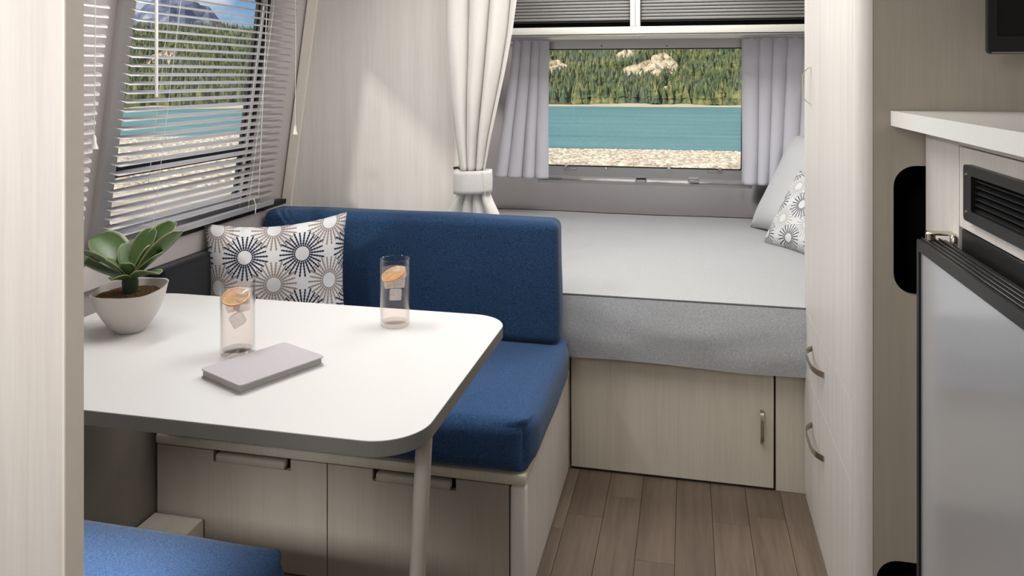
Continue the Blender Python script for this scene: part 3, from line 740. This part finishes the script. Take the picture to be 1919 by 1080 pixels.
for (nm, z0, z1, lab) in (('door', .586, TOP - .004, None), ('drawer', .4007, .5845, None), ('drawer', .029, .3993, None)):
    d = obox(nm, (FX, FX + .018, 1.8385, 2.552, z0, z1), MT['wood'], wc)
    if nm == 'door': handle('handle', (FX, 2.42, 1.331), (FX, 2.42, 1.221), (-1, 0, 0), .024, .010, MT['chrome'], d)
    else:
        hz = .512 if z0 > .3 else .290
        handle('handle', (FX, 2.40, hz), (FX, 2.19, hz), (-1, 0, 0), .024, .016, MT['chrome'], d)
obox('plinth', (FX + .004, FX + .018, 1.8385, 2.552, 0, .028), MT['wood'], wc)
obox('far_side', (FX + .02, .84, 2.535, 2.552, .0, 1.62), MT['wood'], wc)

# ------------------------------------------------------------------ kitchen: cabinet, counter, vent, refrigerator, television
kc = thing('kitchen_cabinet', (.75, .8, 0), 'white wood kitchen cabinet around the black vent and refrigerator', 'cabinet')
KX = .490
xf = lambda x: (lambda y, z, t: (x + t, y, z))
obox('stile', (KX, KX + .02, 1.596, 1.799, 0, 1.196), MT['wood'], kc, .0015, 1)
plate('front_panel', [(-.4, 1.024), (1.594, 1.024), (1.594, 1.172), (-.4, 1.172)], [[(.985, 1.055), (1.527, 1.055), (1.527, 1.136), (.985, 1.136)]], .018, xf(KX + .002), MT['wood'], kc)
obox('top_rail', (KX + .001, KX + .02, -.4, 1.594, 1.174, 1.196), MT['edge'], kc, .001, 1)
obox('stile', (KX, KX + .02, -.4, .955, 0, 1.022), MT['wood'], kc)
obox('back_lining', (.90, .92, -.4, 1.78, 0, 1.19), MT['void'], kc)
ct = plate('countertop', rrect(.421, .925, -.42, 1.7995, .004, 3), [], .0315, zf(1.1972), MT['counter'])
tag(ct, 'white countertop with square edge above the refrigerator', 'countertop')
# vent
vt = thing('wall_vent', (KX, 1.26, 1.046), 'black louvred vent grille set in the white kitchen cabinet', 'vent')
plate('frame', rrect(.975, 1.537, 1.046, 1.145, .008), [rrect(1.00, 1.498, 1.066, 1.128, .002, 2)], .012, xf(KX - .010), MT['black'], vt)
obox('backing', (KX + .03, KX + .034, .99, 1.52, 1.058, 1.134), MT['void'], vt)
obox('side_wall', (KX + .003, KX + .03, 1.498, 1.502, 1.060, 1.132), MT['black'], vt)
for i in range(6):
    z = 1.071 + i * .0105; vs_ = []
    for y in (1.0, 1.498):
        vs_ += [(KX - .004, y, z - .004), (KX + .014, y, z + .003), (KX + .014, y, z + .0045), (KX - .004, y, z - .0025)]
    finish('louvre', vs_, [(0, 1, 2, 3), (7, 6, 5, 4), (0, 4, 5, 1), (1, 5, 6, 2), (2, 6, 7, 3), (3, 7, 4, 0)], MT['black'], vt)
for z in (1.062, 1.128):
    o = lathe('screw', [(0.0035, 0), (0.003, .0015), (0, .002)], (0, 0, 0), MT['chrome'], vt, 10)
    o.matrix_local = Matrix.Translation(Vector((KX - .010, 1.522, z)) - WL[vt.name]) @ Matrix.Rotation(-PI / 2, 4, 'Y')
# refrigerator
rf = thing('refrigerator', (.68, 1.30, .0), 'silver-doored refrigerator with black trim below the vent', 'refrigerator')
obox('body', (KX + .004, .90, .965, 1.590, .02, 1.020), MT['black'], rf, .002, 1)
DX0, DX1 = .432, .482
dr = plate('door_frame', rrect(.96, 1.645, .05, .988, .006, 3), [rrect(.972, 1.631, .062, .966, .002, 2)], DX1 - DX0, xf(DX0), MT['black'], rf)
obox('door_panel', (DX0 + .004, DX1 - .01, .973, 1.630, .063, .965), MT['silver'], rf, .001, 1)
for i in range(4):
    x = DX0 + .007 + i * .010; obox('trim_rib', (x, x + .005, .962, 1.643, .988, .9905), MT['black'], dr, .001, 1)
hg = obox('hinge', (DX0 + .012, KX + .004, 1.606, 1.636, 1.002, 1.006), MT['chrome'], rf, .0015, 1)
lathe('hinge_pin', [(.009, 0), (.009, .012), (.006, .015), (0, .015)], (DX0 + .018, 1.621, .9908), MT['chrome'], hg, 16)
lathe('hinge_screw', [(.007, 0), (.007, .010), (.004, .014), (0, .014)], (KX - .006, 1.600, .991), MT['chrome'], hg, 12)
# television
tv = thing('television', (.80, 1.70, 1.347), 'black flat television hanging over the counter, cropped at right', 'television')
tp = at(1852, 101, 1.70); x0 = tp.x; zb = tp.z
plate('bezel', rrect(x0, x0 + .27, zb, zb + .28, .008), [rrect(x0 + .016, x0 + .254, zb + .034, zb + .268, .003, 2)], .014, pf(1.70), MT['black'], tv)
sm = M('dark_screen'); n = sm.noise(sm.coord(), 3); sm.set(color=srgb(30, 30, 29), rough=.25, spec=.3); sm.bump(n, .01, .01)
obox('screen', (x0 + .015, x0 + .255, 1.706, 1.712, zb + .033, zb + .269), sm.m, tv)
obox('housing', (x0 + .01, x0 + .26, 1.7145, 1.735, zb + .008, zb + .272), MT['black'], tv, .006, 2)
obox('lower_lip', (x0 + .006, x0 + .264, 1.697, 1.700, zb + .001, zb + .0035), MT['frame'], tv)
obox('wall_arm', (x0 + .10, x0 + .16, 1.735, 1.800, zb + .10, zb + .18), MT['black'], tv, .004, 1)

# ------------------------------------------------------------------ overhead locker with tambour doors
oc = thing('overhead_locker', (CX, 3.75, 1.495), 'overhead locker with ribbed grey roll-up doors above the rear window', 'locker')
LX0, LX1 = -1.08, .72
obox('bottom_rail', (LX0, LX1, 3.550, 3.575, 1.497, 1.530), MT['rail'], oc, .003, 2)
obox('bottom_shelf', (LX0, LX1, 3.576, 3.930, 1.499, 1.506), MT['frame'], oc)
obox('light_channel', (LX0 + .12, LX1 - .12, 3.562, 3.90, 1.4865, 1.4968), MT['frame'], oc, .003, 1)
obox('divider_post', (CX - .026, CX + .020, 3.552, 3.580, 1.5305, 1.86), MT['rail'], oc, .002, 1)
obox('post_seam', (CX - .003, CX - .001, 3.5505, 3.552, 1.531, 1.86), MT['table_edge'], oc)
obox('inner_lining', (LX0, LX1, 3.64, 3.66, 1.507, 1.86), MT['void'], oc)
obox('end_panel', (LX0 - .02, LX0, 3.552, 3.66, 1.497, 1.86), MT['rail'], oc)
for (xa, xb, lab) in ((LX0 + .002, CX - .028, 'left'), (CX + .022, LX1, 'right')):
    td = obox('tambour_door', (xa, xb, 3.585, 3.592, 1.559, 1.86), MT['rubber'], oc)
    obox('pull_bar', (xa, xb, 3.578, 3.592, 1.552, 1.5585), MT['void'], td)
    s0 = frombm('slat', box(xa, xb, 3.573, 3.5845, 1.5605, 1.5735, .004, 2), MT['tambour'], td, True)
    for i in range(1, 19): dup(s0, (0, 0, .0150 * i), td)
for dx in (-.012, .012):
    lathe('screw', [(.004, -.002), (.0035, -.003), (0, -.0035)], (CX + dx, 3.60, 1.4866), MT['chrome'], oc, 10)

# ------------------------------------------------------------------ curtains
def curtain(name, rows, Yf, nf, ampf, mat, parent=None, M_=150, thick=.0018, phase=0.0, sharp=1.0, jitter=.15, seed=1):
    """rows: list of (z, x_left, x_right) top to bottom"""
    vs_, fs = [], []; nrow = 60; zt_, zb_ = rows[0][0], rows[-1][0]; R2 = [(-r[0], r[1]) for r in rows]; R3 = [(-r[0], r[2]) for r in rows]
    for i in range(nrow + 1):
        z = zt_ + (zb_ - zt_) * i / nrow; xl = interp(R2, -z); xr = interp(R3, -z)
        for j in range(M_ + 1):
            s = j / M_; s2 = s + .012 * math.sin(2 * PI * 1.7 * s + seed)
            ph = 2 * PI * nf * s2 + phase + jitter * 4 * noise.noise(Vector((s * 3, z * 1.2, seed)))
            w_ = math.sin(ph); w_ = math.copysign(abs(w_) ** sharp, w_)
            am = ampf(z) * (.75 + .5 * noise.noise(Vector((s * 4, z * .8, seed + 5))))
            x = xl + (xr - xl) * s + (xr - xl) / nf * .16 * math.cos(ph)
            y = Yf(z) + am * w_ + .004 * noise.noise(Vector((s * 9, z * 7, seed)))
            vs_.append((x, y, z))
    n = M_ + 1
    for i in range(nrow):
        for j in range(M_): fs.append((i * n + j, i * n + j + 1, (i + 1) * n + j + 1, (i + 1) * n + j))
    o = finish(name, vs_, fs, mat, parent, 'all')
    md = o.modifiers.new('solid', 'SOLIDIFY'); md.thickness = thick
    return o
def row(v, ul, ur, Y): a = at(ul, v, Y); b_ = at(ur, v, Y); return (a.z, a.x, b_.x)
CYY = 2.545
tc_ = thing('privacy_curtain', (-.71, CYY, .75), 'long white linen curtain gathered by a tieback beside the bed', 'curtain')
rows = [(1.96, at(826, 0, CYY).x, at(990, 0, CYY).x), row(0, 830, 974, CYY), row(60, 830, 966, CYY), row(140, 836, 950, CYY), row(200, 842, 936, CYY), row(260, 850, 922, CYY), row(300, 857, 914, CYY), row(322, 861, 910, CYY)]
curtain('upper_drape', rows, lambda z: CYY, 3.6, lambda z: .030 if z > 1.2 else .018 + .012 * max(0, (z - .98) / .22), MT['linen'], tc_, seed=3, phase=.6, jitter=.45)
rows = [row(358, 862, 916, CYY), row(376, 852, 924, CYY - .0), row(395, 843, 934, CYY), row(420, 834, 944, CYY), row(470, 826, 950, CYY)]
curtain('lower_drape', rows, lambda z: CYY, 4.0, lambda z: .020, MT['linen'], tc_, seed=8, phase=2.2, M_=110)
ca, cb = at(851, 342, CYY), at(922, 342, CYY)
vs_, fs = [], []; hx = (cb.x - ca.x) / 2; zt1, zb1 = at(886, 319, CYY).z, at(886, 362, CYY).z; mxx = (ca.x + cb.x) / 2
for j in range(7):
    z = zt1 + (zb1 - zt1) * j / 6
    for k in range(36):
        a = 2 * PI * k / 36; g = 1 + .03 * math.sin(PI * j / 6); f_ = 1 - .05 * j / 6 * 0
        vs_.append((mxx + hx * g * math.copysign(abs(math.cos(a)) ** .8, math.cos(a)), CYY + .037 * g * math.sin(a) + .001 * noise.noise(Vector((a, j, 0))), z + .004 * math.cos(a)))
for j in range(6):
    for k in range(36): fs.append((j * 36 + k, j * 36 + (k + 1) % 36, (j + 1) * 36 + (k + 1) % 36, (j + 1) * 36 + k))
o = finish('tieback', vs_, fs, MT['linen'], tc_, 'all'); md = o.modifiers.new('solid', 'SOLIDIFY'); md.thickness = .003
sx = mxx + hx * .62
tube('tieback_seam', [(sx + .002 * k, CYY - .0335 + .001 * k, zt1 + (zb1 - zt1) * k / 5) for k in range(6)], .0012, MT['linen'], o, 6)
tube('curtain_hook', [(-.793, 2.595, .985), (-.775, 2.585, .988), (-.765, 2.57, .985)], .004, MT['rubber'], tc_, 8)
CY2 = 3.875
rows = [row(73, 960, 1028, CY2), row(130, 955, 1027, CY2), row(230, 940, 1026, CY2), row(332, 924, 1026, CY2)]
t = curtain('window_curtain', rows, lambda z: CY2 + .0 * z, 4.0, lambda z: .009 + .012 * (1.5 - z) / .7, MT['liner'], None, M_=110, sharp=1.0, seed=5, phase=1.0, jitter=.1)
tag(t, 'short pale curtain on the left side of the rear window', 'curtain')
rows = [row(69, 1387, 1560, CY2), row(130, 1387, 1555, CY2), row(250, 1388, 1545, CY2), row(346, 1388, 1535, CY2)]
t = curtain('window_curtain', rows, lambda z: CY2, 6.0, lambda z: .009 + .010 * (1.5 - z) / .7, MT['liner'], None, M_=150, seed=9, phase=.2, jitter=.1)
tag(t, 'short pale curtain on the right side of the rear window', 'curtain')
tr = frombm('curtain_track', box(at(955, 72, CY2).x, at(1560, 72, CY2).x, CY2 - .006, CY2 + .006, 1.4815, 1.4862), MT['frame']); tag(tr, 'slim metal curtain track above the rear window', 'curtain track')

# ------------------------------------------------------------------ venetian blinds
def slat_mesh(name, y0, y1, mat, parent, z, tilt=20, w=.025, off=.055, taper=True):
    ys_ = [y0 + (y1 - y0) * i / 8 for i in range(9)]; vs_, fs = [], []; c = 4
    tl = math.radians(tilt); cx_ = WX(z) + off
    for s in (0, 1):
        for y in ys_:
            for j in range(c + 1):
                q = (j / c - .5) * w; cr_ = .0022 * (1 - (2 * j / c - 1) ** 2) + s * .0004
                yy = y
                if taper and y in (ys_[0], ys_[-1]): yy = y + (.010 if y == ys_[0] else -.010) * abs(2 * j / c - 1) ** 1.0 * (j / c)
                vs_.append((cx_ + q * math.cos(tl) + cr_ * math.sin(tl), yy, z - q * math.sin(tl) + cr_ * math.cos(tl)))
    n = c + 1; m_ = 9 * n
    for i in range(8):
        for j in range(c):
            a = i * n + j; fs.append((a, a + 1, a + n + 1, a + n)); fs.append(tuple(x + m_ for x in (a + n, a + n + 1, a + 1, a)))
        for j in (0, c):
            a = i * n + j; fs.append((a, a + n, a + n + m_, a + m_))
    for i in (0, 8):
        for j in range(c):
            a = i * n + j; fs.append((a, a + 1, a + 1 + m_, a + m_))
    return finish(name, vs_, fs, mat, parent, 'all')
def blind(y0, y1, label, mat, ladders, zt_=1.66, zb_=.888, tilt=20):
    th = thing('venetian_blind', (-1.35, (y0 + y1) / 2, zb_), label, 'blind')
    n = int((zt_ - zb_) / .0222); s0 = slat_mesh('slat', y0, y1, mat, th, zt_ - .02, tilt)
    for i in range(1, n):
        z = zt_ - .02 - i * .0222; dup(s0, (WX(z) - WX(zt_ - .02), 0, -i * .0222), th)
    zr = zb_ - .012
    plate('bottom_rail', [(y0, zr - .010), (y1, zr - .010), (y1, zr + .006), (y0, zr + .006)], [], .02, lambda y, z, t: (WX(z) + .045 + t, y, z), mat, th)
    plate('head_rail', [(y0, zt_ + .0), (y1, zt_ + .0), (y1, zt_ + .03), (y0, zt_ + .03)], [], .03, lambda y, z, t: (WX(1.66) + .042 + t, y, z), mat, th)
    for y in ladders:
        for off in (.040, .0705):
            tube('ladder_cord', [(WX(z) + off, y, z) for z in (zt_, 1.6, .86 if off < .05 else .88)], .0007, MT['cord'], th, 5)
    return th
b1 = blind(1.63, 2.42, 'silver grey venetian blind over the window with lake view', MT['slat'], (1.79, 2.25))
b2 = blind(.86, 1.555, 'white venetian blind left of the window, cropped by the partition', MT['slat_white'], (1.42,), zb_=.80, tilt=24)
tube('tilt_wand', [(-1.272, 1.672, 1.66), (-1.272, 1.672, 1.45), (-1.272, 1.672, 1.252)], .004, MT['glass'] if False else MT['cord'], b1, 8)
def pull_cord(th, x, y, z0, z1, lab=None):
    tube('pull_cord', [(x, y, z0), (x + .002, y + .001, (z0 + z1) / 2), (x, y, z1)], .0010, MT['cord'], th, 5)
    lathe('tassel', [(.0015, .030), (.004, .026), (.005, .012), (.009, 0), (0, 0)], (x, y, z1 - .028), MT['cord'], th, 12)
pull_cord(b1, -1.262, 2.345, 1.66, 1.140)
pull_cord(b2, -1.262, 1.455, 1.66, 1.172)
tube('pull_cord', [(-1.268, 2.19, 1.66), (-1.29, 2.20, 1.3), (-1.335, 2.245, .93), (-1.35, 2.28, .885)], .0010, MT['cord'], b1, 5)
for yy in (1.79, 2.25):
    tube('cord_loop', [(-1.355, yy, .91), (-1.345, yy - .004, .89), (-1.343, yy - .012, .865)], .0012, MT['cord'], b1, 5)

# ------------------------------------------------------------------ outdoors
WZ = -18.7
def polar(d, az): return (d * math.sin(az), d * math.cos(az))   # az clockwise from +y
def shore(az): # nearer shore distance by azimuth
    t = max(0, min(1, (-math.degrees(az) - 8) / 20)); return 218 + 70 * t * t * (3 - 2 * t)
def ground_z(d, az):
    D = shore(az)
    if d < 14: return -.62
    if d < D + 30: return -.62 + (d - 14) / (D - 14) * (WZ + .62) + (.12 if d < D else -.0) * 0
    if d < 524: return WZ - 6
    n_ = noise.noise(Vector((math.sin(az) * 9, math.cos(az) * 9, 1)))
    if d < 560: return WZ - 1 + (d - 524) / 36 * 3.0 + .5 * n_
    if d <= 905: t = (d - 560) / 345; return WZ + 2 + (EYE + 905 * (.052 + .006 * n_) - WZ - 2) * t ** 1.08 + 2.5 * noise.noise(Vector((math.sin(az) * 30, math.cos(az) * 30, d * .01)))
    return EYE + 905 * (.052 + .006 * n_) - (d - 905) * .12
azs = [math.radians(-180 + 360 * i / 360) for i in range(361)]
rings = [2, 8, 14, 20, 30, 45, 65, 90, 120, 150, 180, 210, 218, 230, 245, 260, 275, 288, 305, 330, 400, 500, 523, 526, 535, 545, 560, 575, 600, 640, 690, 740, 790, 840, 880, 905, 1000, 1200]
vs_ = [(*polar(d, a), ground_z(d, a) + (.0 if d < 14 or d > 500 else .0)) for d in rings for a in azs[:-1]]
na = 360; fs = []
for i in range(len(rings) - 1):
    for j in range(na): fs.append((i * na + j, i * na + (j + 1) % na, (i + 1) * na + (j + 1) % na, (i + 1) * na + j))
fs.append(tuple(range(na)))
def groundmat():
    m = M('shore_and_hill_ground'); tc = m.n('ShaderNodeNewGeometry'); P = tc.outputs['Position']
    ln = m.n('ShaderNodeVectorMath', operation='LENGTH'); m.l(P, ln.inputs[0]); d = ln.outputs['Value']
    n1 = m.noise(P, 1.3, 6, .7); n2 = m.noise(P, .06, 4)
    peb = m.ramp(n1, [(0.35, srgb(196, 174, 146)), (0.50, srgb(232, 216, 190)), (0.68, srgb(246, 236, 216))])
    peb = m.mix(m.ramp(n2, [(0.50, (0, 0, 0, 1)), (0.62, (.55, .55, .55, 1))]), peb, srgb(150, 128, 108))
    n3 = m.noise(P, .02, 4); n4 = m.noise(P, .15, 4)
    grass = m.mix(n4, srgb(70, 78, 46), srgb(128, 122, 78))
    rock = m.mix(n4, srgb(200, 178, 146), srgb(236, 220, 190))
    hill = m.mix(m.ramp(n3, [(0.60, (0, 0, 0, 1)), (0.64, (1, 1, 1, 1))]), grass, rock)
    far = m.mix(m.math('GREATER_THAN', d, 552.0), m.mix(n4, srgb(214, 190, 152), srgb(240, 226, 200)), hill)
    c = m.mix(m.math('GREATER_THAN', d, 400.0), peb, far)
    m.set(color=c, rough=.95, spec=.1); m.bump(n1, .3, .2); return m.m
tag(finish('ground', vs_, fs, groundmat(), None, True, origin=(0, 0, 0)), 'pebble beach and far wooded shore outside the windows', 'ground', kind='stuff')
def watermat():
    m = M('teal_lake_water'); v = m.coord((1, 1, 1), rnd_off=False); n = m.noise(v, .35, 5, .65); n2 = m.noise(m.coord((.4, 3, 1), rnd_off=False), .03, 4)
    m.set(color=m.mix(m.ramp(n2, [(.35, (0, 0, 0, 1)), (.65, (1, 1, 1, 1))]), srgb(92, 146, 144), srgb(116, 168, 166)), rough=.45, spec=.25); m.bump(n, .9, 1.2); return m.m
vs_ = [(*polar(d, a), WZ) for d in (150, 540) for a in azs[:-1]]
tag(finish('lake', vs_, [(j, (j + 1) % na, na + (j + 1) % na, na + j) for j in range(na)], watermat(), None, origin=(0, 0, WZ)), 'teal lake water between the beach and the wooded hill', 'lake', kind='stuff')
# mountains
vs_, fs = [], []; mz = [math.radians(-70 + 60 * i / 120) for i in range(121)]
def mt_h(az):
    g = math.degrees(az); pk = 0
    for c, h, s in ((-36.2, .100, 3.0), (-40, .076, 3.5), (-34.0, .080, 1.5), (-47, .08, 4), (-58, .10, 6)): pk = max(pk, h * math.exp(-((g - c) / s) ** 2 / 2))
    return pk * 5200 + 35 * noise.noise(Vector((g * 1.1, 0, 0))) + 18 * noise.noise(Vector((g * 3.7, 5, 0)))
for k in range(13):
    t = k / 12
    for a in mz:
        h = mt_h(a); dd = 4200 + 1000 * t + 120 * noise.noise(Vector((math.degrees(a) * 1.3, t * 3, 0)))
        vs_.append((*polar(dd, a), EYE + h * (t ** .9) + (30 * noise.noise(Vector((math.degrees(a) * 2.2, t * 5, 2))) if 0 < t < 1 else 0) - (120 if k == 0 else 0)))
for k in range(12):
    for j in range(120): fs.append((k * 121 + j, k * 121 + j + 1, (k + 1) * 121 + j + 1, (k + 1) * 121 + j))
mm = M('blue_grey_rock'); nn = mm.noise(mm.coord((1, 1, 2.5), rnd_off=False), .006, 8, .7)
mm.set(color=mm.ramp(nn, [(.4, srgb(84, 92, 118)), (.55, srgb(122, 128, 148)), (.68, srgb(190, 190, 198))]), rough=.95, spec=.05)
tag(finish('mountain', vs_, fs, mm.m, None, False), 'bare blue-grey rocky mountain seen through the blind', 'mountain')
# pines
def treemat():
    m = M('pine_foliage'); g = m.n('ShaderNodeNewGeometry'); n = m.noise(g.outputs['Position'], .16, 3, .6); n2 = m.noise(g.outputs['Position'], .03, 3); n3 = m.noise(g.outputs['Position'], 1.2, 2)
    c = m.ramp(n, [(.32, srgb(76, 92, 72)), (.5, srgb(122, 130, 88)), (.68, srgb(176, 168, 118))])
    c = m.mix(m.ramp(n2, [(.45, (0, 0, 0, 1)), (.65, (.6, .6, .6, 1))]), c, srgb(96, 112, 104)); c = m.mix(m.math('MULTIPLY', n3, .3), c, srgb(60, 70, 46))
    m.set(color=c, rough=.95, spec=.05); return m.m
TM = treemat(); TK = plain('pine_bark', srgb(96, 74, 56), .9)
def tree_geo(r_, n=6):
    vs_, fs = [], []; tiers = [(-.03, .24, .70), (.28, .175, .88), (.54, .12, 1.0)]
    for (zb_, rr, ztp) in tiers:
        k0 = len(vs_)
        for k in range(n):
            a = 2 * PI * (k + r_.random() * .5) / n; q = rr * r_.uniform(.75, 1.15); vs_.append((q * math.cos(a), q * math.sin(a), zb_ + r_.uniform(-.06, .06)))
        vs_.append((0, 0, ztp)); vs_.append((0, 0, zb_ + .03))
        for k in range(n): fs.append((k0 + k, k0 + (k + 1) % n, k0 + n)); fs.append((k0 + (k + 1) % n, k0 + k, k0 + n + 1))
    return vs_, fs
r3 = random.Random(11)
bare = [(-.046, 668, 30, 34), (-.030, 690, 20, 30), (-.076, 745, 14, 34), (-.023, 592, 10, 18), (-.165, 690, 16, 30), (-.125, 850, 50, 34), (-.64, 720, 20, 30)]
def is_bare(x, y):
    for (az, d, rx, ry) in bare:
        cx_, cy_ = polar(d, az)
        if ((x - cx_) / rx) ** 2 + ((y - cy_) / ry) ** 2 < 1: return True
    return False
om = M('bleached_rock'); g = om.n('ShaderNodeNewGeometry'); n = om.noise(g.outputs['Position'], .22, 5, .7)
om.set(color=om.ramp(n, [(.36, srgb(120, 116, 84)), (.47, srgb(206, 186, 154)), (.65, srgb(238, 222, 196))]), rough=.95); om.bump(n, .6, 2)
for i, (az, d, rx, ry) in enumerate(bare):
    cx_, cy_ = polar(d, az); vs_, fs = [], []; hh = [11, 14, 9, 6, 10, 14, 10][i]; zb_ = ground_z(d, az) - 4; d2 = d + ry * .3; cx_, cy_ = polar(d2, az); zb_ = ground_z(d2, az) - 5
    for j in range(9):
        for k in range(24):
            t_, p_ = 2 * PI * k / 24, j / 8 * PI / 2; q = 1 + .45 * noise.noise(Vector((math.cos(t_) * 2, math.sin(t_) * 2 + i * 7, p_ * 2)))
            vs_.append((cx_ + rx * .8 * q * math.cos(t_) * math.cos(p_), cy_ + ry * .55 * q * math.sin(t_) * math.cos(p_), zb_ + (hh + 5) * math.sin(p_) * (.8 + .5 * noise.noise(Vector((math.cos(t_) * 3, math.sin(t_) * 3, p_ + i)))))) 
    for j in range(8):
        for k in range(24): fs.append((j * 24 + k, j * 24 + (k + 1) % 24, (j + 1) * 24 + (k + 1) % 24, (j + 1) * 24 + k))
    tag(finish('rock_outcrop', vs_, fs, om.m, None), ['largest pale rock outcrop on the wooded hill in the rear window', 'pale rock outcrop joining the largest one on its right', 'small pale outcrop high on the hill, upper left of the largest', 'small sandy outcrop just above the far shore trees', 'pale outcrop at the left edge of the rear window view', 'pale rock along the hilltop at the rear window top edge', 'pale outcrop on the wooded hill seen through the blind'][i], 'rock')
spots = []
for lo, hi, cnt in ((-13, 11, 5200), (-50, -26, 5600)):
    for i in range(cnt):
        a = math.radians(r3.uniform(lo, hi)); d = math.sqrt(r3.uniform(562 ** 2, 905 ** 2)); x, y = polar(d, a)
        if is_bare(x, y): continue
        spots.append((d, a, x, y))
for lo, hi in ((-8, 6), (-45, -28)):
    for i in range(210):
        a = math.radians(lo + (hi - lo) * (i + r3.random()) / 210); d = r3.uniform(556, 566); x, y = polar(d, a); spots.append((d, a, x, y))
spots.sort()
protos = []
for k in range(5):
    v_, f_ = tree_geo(r3); v_ = [(x, y, z) for x, y, z in v_]
    t = bpy.data.objects.new('pine_tree', None); COL.objects.link(t); place(t, (0, 0, 0), None); tag(t, 'green pine standing at the water edge across the lake', 'tree', 'pines along the far shore')
    finish('crown', v_, f_, TM, t, False, origin=(0, 0, 0)); 
    finish('trunk', [(q * .02 * math.cos(a), q * .02 * math.sin(a), z) for z, q in ((-.08, 1), (.2, .8)) for a in (0, 2.1, 4.2)], [(0, 1, 4, 3), (1, 2, 5, 4), (2, 0, 3, 5), (3, 4, 5)], TK, t, False, origin=(0, 0, 0))
    protos.append(t)
for i, (d, a, x, y) in enumerate(spots[:300]):
    p = protos[i % 5]
    if i < 5: r = p
    else:
        r = p.copy(); COL.objects.link(r)
        for ch in list(p.children):
            if ch.name.startswith(('crown', 'trunk')): c = ch.copy(); COL.objects.link(c); c.parent = r
    h = r3.uniform(9, 16); r.location = (x, y, ground_z(d, a)); r.scale = (h * r3.uniform(.9, 1.3),) * 2 + (h,); r.rotation_euler = (0, 0, r3.uniform(0, 6))
vs_, fs = [], []; gg = [tree_geo(r3, 5) for _ in range(8)]
for (d, a, x, y) in spots[300:]:
    v_, f_ = gg[r3.randrange(8)]; h = r3.uniform(8, 14) * (1 if d > 600 else 1.05); w_ = h * r3.uniform(.9, 1.25); k0 = len(vs_); z0 = ground_z(d, a); c_, s_ = math.cos(d * 7), math.sin(d * 7)
    vs_ += [(x + w_ * (q[0] * c_ - q[1] * s_), y + w_ * (q[0] * s_ + q[1] * c_), z0 + h * q[2]) for q in v_]; fs += [tuple(k0 + q for q in f) for f in f_]
me = bpy.data.meshes.new('pine_forest'); me.from_pydata(vs_, [], fs); me.materials.append(TM); o = bpy.data.objects.new('pine_forest', me); COL.objects.link(o)
tag(o, 'dense pine forest covering the hillside beyond the lake', 'forest', kind='stuff')
# stones on the beach
vs_, fs = [], []
for lo, hi, cnt in ((-14, 10, 2600), (-50, -26, 2200)):
    for i in range(cnt):
        a = math.radians(r3.uniform(lo, hi)); d = 15 * (14.5 ** r3.random())
        if d > shore(a) - 3: continue
        s = r3.uniform(.05, .13) * (1 + d / 55); x, y = polar(d, a); z = ground_z(d, a); k0 = len(vs_); n = 6; rot = r3.random() * 6
        for (q, zz_) in ((1, -.15), (.8, .32)):
            for k in range(n): t_ = 2 * PI * k / n + rot; vs_.append((x + s * q * math.cos(t_) * r3.uniform(.8, 1.2), y + s * .7 * q * math.sin(t_) * r3.uniform(.8, 1.2), z + s * zz_))
        vs_.append((x, y, z + s * .42))
        for k in range(n): fs.append((k0 + k, k0 + (k + 1) % n, k0 + n + (k + 1) % n, k0 + n + k)); fs.append((k0 + n + k, k0 + n + (k + 1) % n, k0 + 2 * n))
sm_ = M('bleached_stone'); g = sm_.n('ShaderNodeNewGeometry'); n = sm_.noise(g.outputs['Position'], .9, 3)
sm_.set(color=sm_.ramp(n, [(.35, srgb(186, 164, 138)), (.5, srgb(232, 216, 190)), (.7, srgb(244, 236, 218))]), rough=.95)
me = bpy.data.meshes.new('beach_stones'); me.from_pydata(vs_, [], fs); me.materials.append(sm_.m); o = bpy.data.objects.new('beach_stones', me); COL.objects.link(o)
tag(o, 'scattered pale stones on the beach outside the windows', 'stones', kind='stuff')
# kayak pulled up on the left beach
a0 = math.atan2((405 - 960) / F, 1) - YAW; d0 = 262; kx, ky = polar(d0, a0); kz = ground_z(d0, a0)
vs_, fs = [], []; n = 12
for i in range(n + 1):
    t = i / n; wdd = .42 * math.sin(PI * t) ** .7 + .02; rise = .25 * (2 * t - 1) ** 4
    for k in range(8):
        q = 2 * PI * k / 8; vs_.append((kx + (t - .5) * 4.4, ky + wdd * math.cos(q), kz + .35 + rise + .22 * (wdd / .44) * math.sin(q)))
for i in range(n):
    for k in range(8): fs.append((i * 8 + k, i * 8 + (k + 1) % 8, i * 8 + 8 + (k + 1) % 8, i * 8 + 8 + k))
fs += [tuple(range(8))[::-1], tuple(n * 8 + k for k in range(8))]
tag(finish('kayak', vs_, fs, plain('blue_hull', srgb(40, 66, 150), .35), None, True), 'blue kayak on the beach by the water, seen through the blind', 'kayak')
